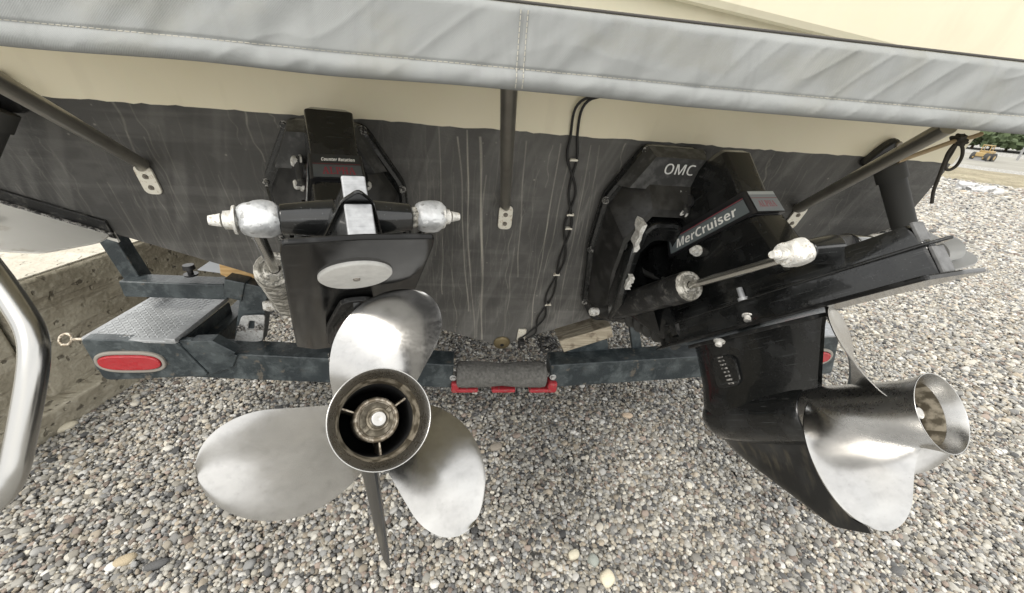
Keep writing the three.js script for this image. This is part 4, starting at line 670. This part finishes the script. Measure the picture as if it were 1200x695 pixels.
M.hood = std({ map: again(tex(256, (u, v) => { const k = 0.035 + 0.05 * smooth(fbm(u, v, 8, 5, 641), 0.42, 0.75); return [k, k, k * 0.98]; }), 7), roughness: 0.6 });
const d1 = outdrive(POSE_L, -1, 79 * Math.PI / 180, 'black outdrive with counter rotating steel propeller facing the camera, left of the middle strut', false);
const d2 = outdrive(POSE_R, 1, 207 * Math.PI / 180, 'black outdrive seen from its side, right of the middle strut, with lettered side decal', true);
{
  const font = await new FontLoader().loadAsync('fonts/droid/droid_sans_regular.typeface.json');
  const g = new TextGeometry('OMC', { font, size: 0.024, depth: 0.0015, curveSegments: 6, bevelEnabled: false });
  g.computeBoundingBox(); const bb = g.boundingBox; g.translate(-(bb.max.x + bb.min.x) / 2, 0, 0);
  g.applyMatrix4(TM.clone().multiply(new THREE.Matrix4().makeTranslation(d2.xc + 0.004, 0.242, 0.0752)));
  mesh('lettering', g, M.text, d2.gh);
}

// ---------------------------------------------------------------- trailer
{
  const Z = -1.08, tr = thing('boat_trailer', 'dark blue grey boat trailer frame under the stern of the motorboat', 'trailer', V(0.15, 0.38, -1.1));
  // V shaped rear cross member, left and right of the roller
  mesh('cross_member', bar(V(-0.82, 0.44, Z - 0.04), V(-0.018, 0.385, Z - 0.04), 0.08, 0.1), M.trailer, tr);
  mesh('cross_member', bar(V(0.322, 0.382, Z - 0.04), V(1.32, 0.452, Z - 0.04), 0.08, 0.1), M.trailer, tr);
  mesh('frame_rail', bar(V(-0.8, 0.44, Z - 0.08), V(-0.72, 0.44, -5), 0.06, 0.1), M.trailer, tr);
  mesh('frame_rail', bar(V(1.12, 0.45, Z - 0.08), V(0.98, 0.44, -5), 0.06, 0.1), M.trailer, tr);
  mesh('inner_cross_member', bar(V(-0.75, 0.36, -2.2), V(1.02, 0.36, -2.2), 0.08, 0.08), M.trailer, tr);
  // wheels, axles and fenders further forward under the hull
  for (const [x, sx] of [[-1.0, -1], [1.24, 1]]) for (const z of [-2.75, -3.55]) {
    const tyre = mesh('tyre', new THREE.TorusGeometry(0.27, 0.1, 14, 36).rotateY(Math.PI / 2).scale(1.1, 1, 1).translate(x, 0.36, z), M.rubber, tr);
    mesh('wheel_rim', latheAlong([[0, -0.06], [0.1, -0.06], [0.19, -0.08], [0.2, 0.08], [0.1, 0.05], [0, 0.05]], V(x, 0.36, z), V(sx, 0, 0), 28), M.galv, tyre);
  }
  for (const z of [-2.75, -3.55]) mesh('axle', bar(V(-0.95, 0.36, z), V(1.2, 0.36, z), 0.07, 0.07), M.trailer, tr);
  for (const x of [-1.0, 1.24]) mesh('fender', ext([[-4.05, 0.45], [-3.95, 0.76], [-2.35, 0.76], [-2.25, 0.45], [-2.28, 0.45], [-2.37, 0.74], [-3.93, 0.74], [-4.02, 0.45]], new THREE.Matrix4().makeBasis(V(0, 0, 1), V(0, 1, 0), V(-1, 0, 0)), -x - 0.13, -x + 0.13), M.trailer, tr);
  // left light box with step
  const FP = (px, py) => { const p = atZ(px, py, Z + 0.012); return [p.x, p.y]; };
  const ZM = new THREE.Matrix4();
  const box = mesh('light_box', [ext(roundPoly([FP(92, 397), FP(206, 401), FP(246, 441), FP(122, 446)], 0.02, 3), ZM, Z - 0.02, Z + 0.012, 0.004), bar(V(-1.085, 0.47, Z - 0.01), V(-1.06, 0.47, -1.34), 0.012, 0.12)], M.trailer, tr);
  mesh('gusset', ext([FP(204, 400), FP(222, 400), FP(277, 418), FP(272, 432), FP(246, 441)], ZM, Z - 0.012, Z + 0.006, 0.003), M.trailer, box);
  const oval = (cx, cy, w, h, n = 40) => { const a = []; for (let k = 0; k < n; k++) { const t = k / n * 2 * Math.PI, c = Math.cos(t), s = Math.sin(t); a.push([cx + w * Math.sign(c) * Math.abs(c) ** 0.62, cy + h * Math.sign(s) * Math.abs(s) ** 0.8]); } return a; };
  const light = (x, y, w, h, zz, parent, label) => {
    const l = mesh('tail_light', ext(oval(x, y, w, h), ZM, zz, zz + 0.011, 0.004), M.redLens, parent, { label });
    mesh('light_rim', ext(oval(x, y, w + 0.011, h + 0.0115), ZM, zz - 0.004, zz + 0.007, 0.003, [oval(x, y, w + 0.001, h + 0.001)]), M.lensRim, l);
  };
  const lc = atZ(153.5, 424, Z + 0.014);
  light(lc.x, lc.y, 0.083, 0.0265, Z + 0.0125, tr, 'red oval tail light on the left light box');
  const S0 = [[92, 396.5], [206, 400], [268, 349], [180, 345.5]].map(([x, y]) => atY(x, y, 0.538)).map((p) => [p.x, -p.z]);
  const YM = new THREE.Matrix4().makeBasis(V(1, 0, 0), V(0, 0, -1), V(0, 1, 0));
  const step = mesh('step_plate', ext(roundPoly(S0, 0.012, 3), YM, 0.528, 0.537, 0.002), M.plate, tr, { label: 'grey diamond pattern step plate' });
  const lugs = [], inS = (x, y) => { let c = true; S0.forEach((p, i) => { const q = S0[(i + 1) % 4]; if ((q[0] - p[0]) * (y - p[1]) - (q[1] - p[1]) * (x - p[0]) < 0.012 * Math.hypot(q[0] - p[0], q[1] - p[1])) c = false; }); return c; };
  const lug = new THREE.SphereGeometry(1, 8, 4, 0, Math.PI * 2, 0, Math.PI / 2);
  for (let i = -30; i < 60; i++) for (let j = -30; j < 60; j++) { const x = -1.12 + i * 0.0125, y = 1.05 + j * 0.0125; if (inS(x, y)) lugs.push(lug.clone().scale(0.0078, 0.0016, 0.0024).rotateY((i + j) % 2 ? 0.785 : -0.785).translate(x, 0.537, -y)); }
  mesh('tread_lug', lugs, M.plate, step, { kind: 'stuff' });
  const e0 = atY(199, 399.5, 0.543), e1 = atY(263, 349.5, 0.543);
  mesh('step_edge', bar(e0, e1, 0.03, 0.012, V(0, 1, 0), 0.002), M.plate, step);
  mesh('step_web', [bar(V(e0.x + 0.01, 0.478, e0.z - 0.01), V(e1.x + 0.01, 0.478, e1.z), 0.008, 0.1)], M.trailer, step);
  // eye bolts
  const eye = (px, py, z, ax) => { const p = atZ(px, py, z); mesh('eye_bolt', [new THREE.TorusGeometry(0.016, 0.0042, 10, 28).rotateX(-0.6).translate(p.x, p.y, p.z), rod(p.clone().add(V(ax * 0.014, 0, 0)), p.clone().add(V(ax * 0.06, -0.004, -0.01)), 0.0045, 0.0045, 10)], M.tanMetal, tr); };
  eye(77, 398, Z, 1);
  mesh('step_bracket', [(() => { const p = atY(183, 342, 0.56); return rbox(0.07, 0.008, 0.035, 0.003).translate(p.x, p.y, p.z); })(), (() => { const p = atY(184, 341, 0.565); return new THREE.TorusGeometry(0.012, 0.004, 8, 20).rotateX(Math.PI / 2).translate(p.x, p.y, p.z); })()], M.worn, tr);
  // guide post and bunk arm on the left
  const zA = -1.25, a0 = atZ(150, 334, zA), a1 = atZ(270, 338, zA);
  mesh('bunk_arm', bar(a0, a1, 0.06, 0.055), M.trailer, tr);
  mesh('guide_post', bar(atZ(172, 340, zA - 0.03), atZ(98, 225, zA - 0.03), 0.05, 0.05, V(0, 0, 1)), M.trailer, tr);
  const kp = atZ(224, 322, zA + 0.005);
  mesh('knob', [rod(kp, kp.clone().add(V(0, 0.022, 0)), 0.008, 0.008, 14), rod(kp.clone().add(V(0, 0.02, 0)), kp.clone().add(V(0, 0.034, 0)), 0.017, 0.015, 20), rod(kp.clone().add(V(0, -0.002, 0)), kp.clone().add(V(0, 0.004, 0)), 0.018, 0.02, 20)], M.plastic, tr);
  const zP = -1.16, PP = (px, py, z = zP) => { const p = atZ(px, py, z); return [p.x, p.y]; };
  mesh('bunk_post', [ext([PP(283, 331), PP(314, 338), PP(306, 402), PP(274, 402)], ZM, zP - 0.05, zP, 0.003), ext([PP(264, 326), PP(288, 331), PP(284, 352), PP(262, 347)], ZM, zP - 0.07, zP + 0.006, 0.003)], M.trailer, tr);
  const gp = mesh('slotted_bracket', ext(roundPoly([PP(281, 372, zP + 0.02), PP(309, 371, zP + 0.02), PP(306, 402, zP + 0.02), PP(272, 404, zP + 0.02)], 0.012, 4), ZM, zP + 0.004, zP + 0.011, 0.002, [roundPoly([PP(289, 377, zP + 0.02), PP(298, 377, zP + 0.02), PP(297, 389, zP + 0.02), PP(287, 389, zP + 0.02)], 0.008, 4)]), M.galv, tr);
  { const p = atZ(304, 384, zP + 0.02), p2 = atZ(281, 385, zP + 0.02); mesh('bracket_bolt', [...hexBolt(p, V(0, 0, 1), 0.007, 0.008), ...hexBolt(p2, V(0, 0, 1), 0.007, 0.008)], M.worn, gp); }
  // bunk boards
  const zb = -1.2;
  mesh('bunk_board', ext([PP(256, 306, zb), PP(268, 311, zb), PP(296, 322, zb), PP(320, 334, zb), PP(319, 343, zb), PP(286, 334, zb), PP(258, 322, zb)], ZM, zb - 0.5, zb, 0.003), M.wood, tr, { label: 'fresh orange wooden bunk board end' });
  mesh('bunk_carpet', ext([PP(230, 317, zb), PP(249, 304, zb), PP(257, 306.5, zb), PP(259, 321, zb)], ZM, zb - 0.5, zb - 0.002, 0.002), M.paleCloth, tr);
  mesh('bunk_board', ext([PP(655, 400, -1.13), PP(716, 382, -1.13), PP(719, 395, -1.13), PP(661, 413, -1.13)], ZM, -1.6, -1.13, 0.003), M.oldWood, tr, { label: 'weathered grey wooden bunk board end' });
  mesh('bunk_post', [ext([PP(664, 404, -1.15), PP(712, 398, -1.15), PP(715, 424, -1.15), PP(668, 426, -1.15)], ZM, -1.2, -1.15, 0.003)], M.trailer, tr);
  mesh('brace', [ext([PP(738, 384, -1.15), PP(749, 382, -1.15), PP(754, 420, -1.15), PP(743, 420, -1.15)], ZM, -1.17, -1.15, 0.002)], M.trailer, tr);
  mesh('torsion_arm', bar(V(0.56, 0.52, -1.35), V(1.1, 0.56, -1.35), 0.09, 0.08), M.trailer, tr);
  // keel roller
  const r0 = atZ(535, 443, Z), r1 = atZ(640, 443, Z), rl = r0.distanceTo(r1);
  const roll = mesh('keel_roller', latheAlong([[0.0, 0.0], [0.036, 0.0], [0.0435, 0.004], [0.046, 0.02], [0.045, rl * 0.3], [0.0405, rl * 0.47], [0.0395, rl * 0.5], [0.0405, rl * 0.53], [0.045, rl * 0.7], [0.046, rl - 0.02], [0.0435, rl - 0.004], [0.036, rl], [0, rl]], r0.clone().setZ(Z - 0.02), r1.clone().sub(r0), 40), M.roller, tr, { label: 'worn grey rubber keel roller' });
  mesh('roller_axle', rod(r0.clone().setZ(Z - 0.02).add(V(-0.05, 0, 0)), r1.clone().setZ(Z - 0.02).add(V(0.05, 0, 0)), 0.01, 0.01, 14), M.worn, roll);
  for (const [x0, x1] of [[529, 560], [576, 604], [620, 651]]) {
    const a = atZ(x0, 458, Z + 0.01), b = atZ(x1, 458, Z + 0.01), m = (a.x + b.x) / 2, y = (a.y + b.y) / 2;
    const parts = [rbox(b.x - a.x, 0.016, 0.05, 0.007, 3).translate(m, y, Z - 0.01)];
    if (x0 < 540) parts.push(rbox(0.026, 0.04, 0.06, 0.008, 3).translate(a.x + 0.012, y + 0.014, Z - 0.015));
    if (x0 > 610) parts.push(rbox(0.034, 0.045, 0.06, 0.01, 3).translate(b.x - 0.014, y + 0.015, Z - 0.012));
    mesh('roller_cap', parts, M.redPlastic, roll, { label: 'red plastic roller end piece' });
  }
  for (const [px, py] of [[531, 443], [648, 442]]) { const p = atZ(px, py, Z); mesh('bar_bolt', hexBolt(V(p.x, p.y, Z), V(0, 0, 1), 0.008, 0.008), M.galv, tr); }
  // right light box, mostly behind the outdrive
  const RP = (px, py) => { const p = atZ(px, py, Z + 0.012); return [p.x, p.y]; };
  mesh('light_box', ext(roundPoly([RP(900, 396), RP(985, 392), RP(975, 438), RP(930, 441), RP(860, 440)], 0.015, 3), ZM, Z - 0.05, Z + 0.012, 0.004), M.trailer, tr);
  const S1 = [[900, 396], [985, 393], [968, 376], [880, 378]].map(([x, y]) => atY(x, y, 0.575)).map((p) => [p.x, -p.z]);
  mesh('step_plate', ext(S1, YM, 0.567, 0.576, 0.002), M.plate, tr);
  const rc = atZ(948, 418, Z + 0.014); light(rc.x, rc.y, 0.083, 0.0265, Z + 0.0125, tr, 'red oval tail light behind the right outdrive');
  eye(992, 398, Z, -1);
  // marks of worn paint on the left bar: galvanised patch
  mesh('weld_plate', [ext([PP(222, 401, Z + 0.02), PP(248, 400, Z + 0.02), PP(276, 414, Z + 0.02), PP(268, 419, Z + 0.02), PP(240, 411, Z + 0.02)], ZM, Z - 0.02, Z + 0.018, 0.003)], M.trailer, tr);
}

// ---------------------------------------------------------------- bent stainless rail close on the left
{
  const p = [[-90, 230, 0.55], [-45, 275, 0.53], [-6, 322, 0.52], [26, 369, 0.51], [37, 392, 0.505], [40, 416, 0.5], [36, 452, 0.495], [23, 520, 0.49], [14, 556, 0.487], [-4, 584, 0.485], [-45, 612, 0.485]].map(([x, y, d]) => dq(x, y, d));
  solo('steel_rail', 'bent polished stainless steel tube rail at the left edge of the picture', 'rail', [tube(p, 0.0142, 160, 28, false, 0.5)], M.steelRail, p[5].clone());
}

// ---------------------------------------------------------------- rope with a loop by the right strut
{
  const P = (a, z = -0.7) => a.map(([x, y]) => atZ(x, y, z));
  const t = thing('rope', 'thin tan rope with a dark knotted loop hanging beside the right platform strut', 'rope', atZ(1123, 165, -0.7));
  mesh('rope_line', tube([...P([[1052, 189], [1075, 181], [1100, 172], [1123, 164], [1138, 161], [1150, 157]])], 0.0042, 50, 8), M.rope, t);
  mesh('rope_loop', tube(P([[1123, 165], [1116, 178], [1109, 190], [1108, 197], [1113, 199], [1121, 194], [1127, 184], [1128, 174], [1124, 166]]), 0.0028, 70, 8), M.ropeDark, t);
  mesh('rope_tail', tube(P([[1122, 166], [1112, 178], [1106, 192], [1100, 208], [1094, 224], [1092, 238]]), 0.003, 50, 8), M.ropeDark, t);
  mesh('knot', [lump(atZ(1124, 164, -0.7), 0.011, 0.009, 0.01, 45, 0.5), tube(P([[1118, 166], [1124, 161], [1130, 164], [1125, 169], [1119, 165]]), 0.0035, 40, 8)], M.ropeDark, t);
}

// ---------------------------------------------------------------- far ground, sheet, loader, hedge
{
  const right = V(0.7, 0, 0.7);
  // low dry berm and pale track beyond the gravel
  const strip = (name, d0, d1, h, mat, seg = 40) => { // a low bank across the line of sight at the right
    const dir = ray(1160, 190); dir.y = 0; dir.normalize(); const sd = V(-dir.z, 0, dir.x); const pos = [], idx = [], W = 46, D = 8;
    for (let i = 0; i <= seg; i++) for (let j = 0; j <= D; j++) { const f = j / D, w = lerp(-W / 2, W / 2, i / seg), d = lerp(d0, d1, f) + 0.4 * (vnoise(i * 0.7, j * 0.9, 64, 64, 5) - 0.5), y = h * Math.sin(Math.PI * f) ** 1.2 * (0.6 + 0.8 * vnoise(i * 0.9, 3, 64, 64, 6)) + 0.004 + (f > 0 && f < 1 ? 0.01 : -0.03); const p = CP.clone().setY(0).addScaledVector(dir, d).addScaledVector(sd, w); pos.push(p.x, y, p.z); }
    for (let i = 0; i < seg; i++) for (let j = 0; j < D; j++) { const a = i * (D + 1) + j, b = a + D + 1; idx.push(a, b, a + 1, b, b + 1, a + 1); }
    const g = new THREE.BufferGeometry(); g.setAttribute('position', new THREE.Float32BufferAttribute(pos, 3)); g.setIndex(idx); g.computeVertexNormals();
    return mesh(name, g, mat, null, { kind: 'structure' });
  };
  strip('grass_verge', 16.5, 23, 0.1, M.dryGrass); strip('dirt_track', 25, 40, 0.03, M.track);
  const w = atY(1146, 222, 0.05);
  { const g = []; for (let k = 0; k < 5; k++) g.push(lump(V(w.x + rr(-0.18, 0.18), 0.06, w.z + rr(-0.12, 0.12)), rr(0.14, 0.24), rr(0.06, 0.12), rr(0.1, 0.18), 500 + k, 0.6)); solo('plastic_sheet', 'crumpled white plastic sheet lying at the far gravel edge', 'plastic sheet', g, std({ color: lin(0.55, 0.55, 0.55), roughness: 0.5 }), w); }
  // small yellow loader far off
  const lp = atY(1149, 189, 0), ld = thing('wheel_loader', 'small yellow wheel loader parked far off at the right edge', 'loader', lp);
  const f = V(-0.9, 0, 0.25).normalize(), s = V(f.z, 0, -f.x), B = basis(lp, s, V(0, 1, 0), f);
  const W = (g) => g.applyMatrix4(new THREE.Matrix4().makeScale(0.35, 0.35, 0.35)).applyMatrix4(B);
  mesh('body', [W(rbox(1.1, 0.7, 1.5, 0.08).translate(0, 1.0, -0.5)), W(rbox(0.9, 0.5, 1.1, 0.08).translate(0, 0.85, 0.7))], M.yellow, ld);
  mesh('cab', [W(rbox(0.95, 0.12, 0.95, 0.04).translate(0, 2.0, 0)), ...[[-0.42, -0.4], [0.42, -0.4], [-0.42, 0.4], [0.42, 0.4]].map(([x, z]) => W(rbox(0.08, 0.8, 0.08, 0.01).translate(x, 1.6, z)))], M.yellow, ld);
  mesh('bucket', W(ext([[0.9, 0.05], [1.7, 0.05], [1.75, 0.12], [1.1, 0.2], [1.0, 0.75], [0.9, 0.75]], new THREE.Matrix4().makeBasis(V(0, 0, 1), V(0, 1, 0), V(-1, 0, 0)), -0.8, 0.8)), M.grey, ld);
  mesh('lift_arm', [-0.5, 0.5].map((x) => W(bar(V(x, 1.25, -0.1), V(x, 0.4, 1.35), 0.12, 0.18))), M.yellow, ld);
  for (const [x, z] of [[-0.65, -0.75], [0.65, -0.75], [-0.65, 0.75], [0.65, 0.75]]) { const wl = mesh('wheel', W(new THREE.CylinderGeometry(0.55, 0.55, 0.4, 28).rotateZ(Math.PI / 2).translate(x, 0.55, z)), M.rubber, ld); mesh('rim', W(new THREE.CylinderGeometry(0.26, 0.26, 0.42, 20).rotateZ(Math.PI / 2).translate(x, 0.55, z)), M.yellow, wl); }
  // hedge bushes
  for (let k = 0; k < 7; k++) {
    const b = atY(1158 + k * 17, 176 + k * 1.4, 0).add(V(rr(-1, 1), 0, rr(-1, 1)));
    const g = []; const leaf = new THREE.PlaneGeometry(0.42, 0.3); const R = rr(2.2, 3);
    for (let i = 0; i < 900; i++) { const a = rr(0, 6.28), cz = rr(-0.2, 1), rad = Math.sqrt(1 - cz * cz) * R * rr(0.55, 1.05) * (0.8 + 0.4 * vnoise(a * 2, cz * 4 + 4, 64, 64, k)); g.push(place(leaf.clone(), b.x + rad * Math.cos(a), 0.4 + (cz + 0.2) * 1.7 * rr(0.7, 1.1), b.z + rad * Math.sin(a), rr(0, 6), rr(0, 6), rr(0, 6))); }
    const t = thing('hedge_bush', ['green bush at the far hedge directly above the yellow loader', 'green bush in the far hedge, first right of the loader', 'green bush in the far hedge, second right of the loader', 'green bush in the far hedge, third right of the loader', 'green hedge bush at the right picture edge', 'green hedge bush just beyond the right picture edge', 'green hedge bush farthest right, beyond the picture edge'][k], 'bush', b, 'far hedge bushes');
    mesh('foliage', g, M.leaf, t); mesh('stem', rod(b, b.clone().add(V(0, 1.2, 0)), 0.09, 0.05, 8), M.bark, t);
  }
  const pp = atY(1191, 189, 0); solo('marker_post', 'thin grey marker post before the far hedge', 'post', [rod(pp, pp.clone().add(V(0, 1.1, 0)), 0.05, 0.045, 12), rod(pp.clone().add(V(0, 1.1, 0)), pp.clone().add(V(0, 1.16, 0)), 0.07, 0.03, 12)], M.grey, pp);
}
renderer.render(scene, camera);
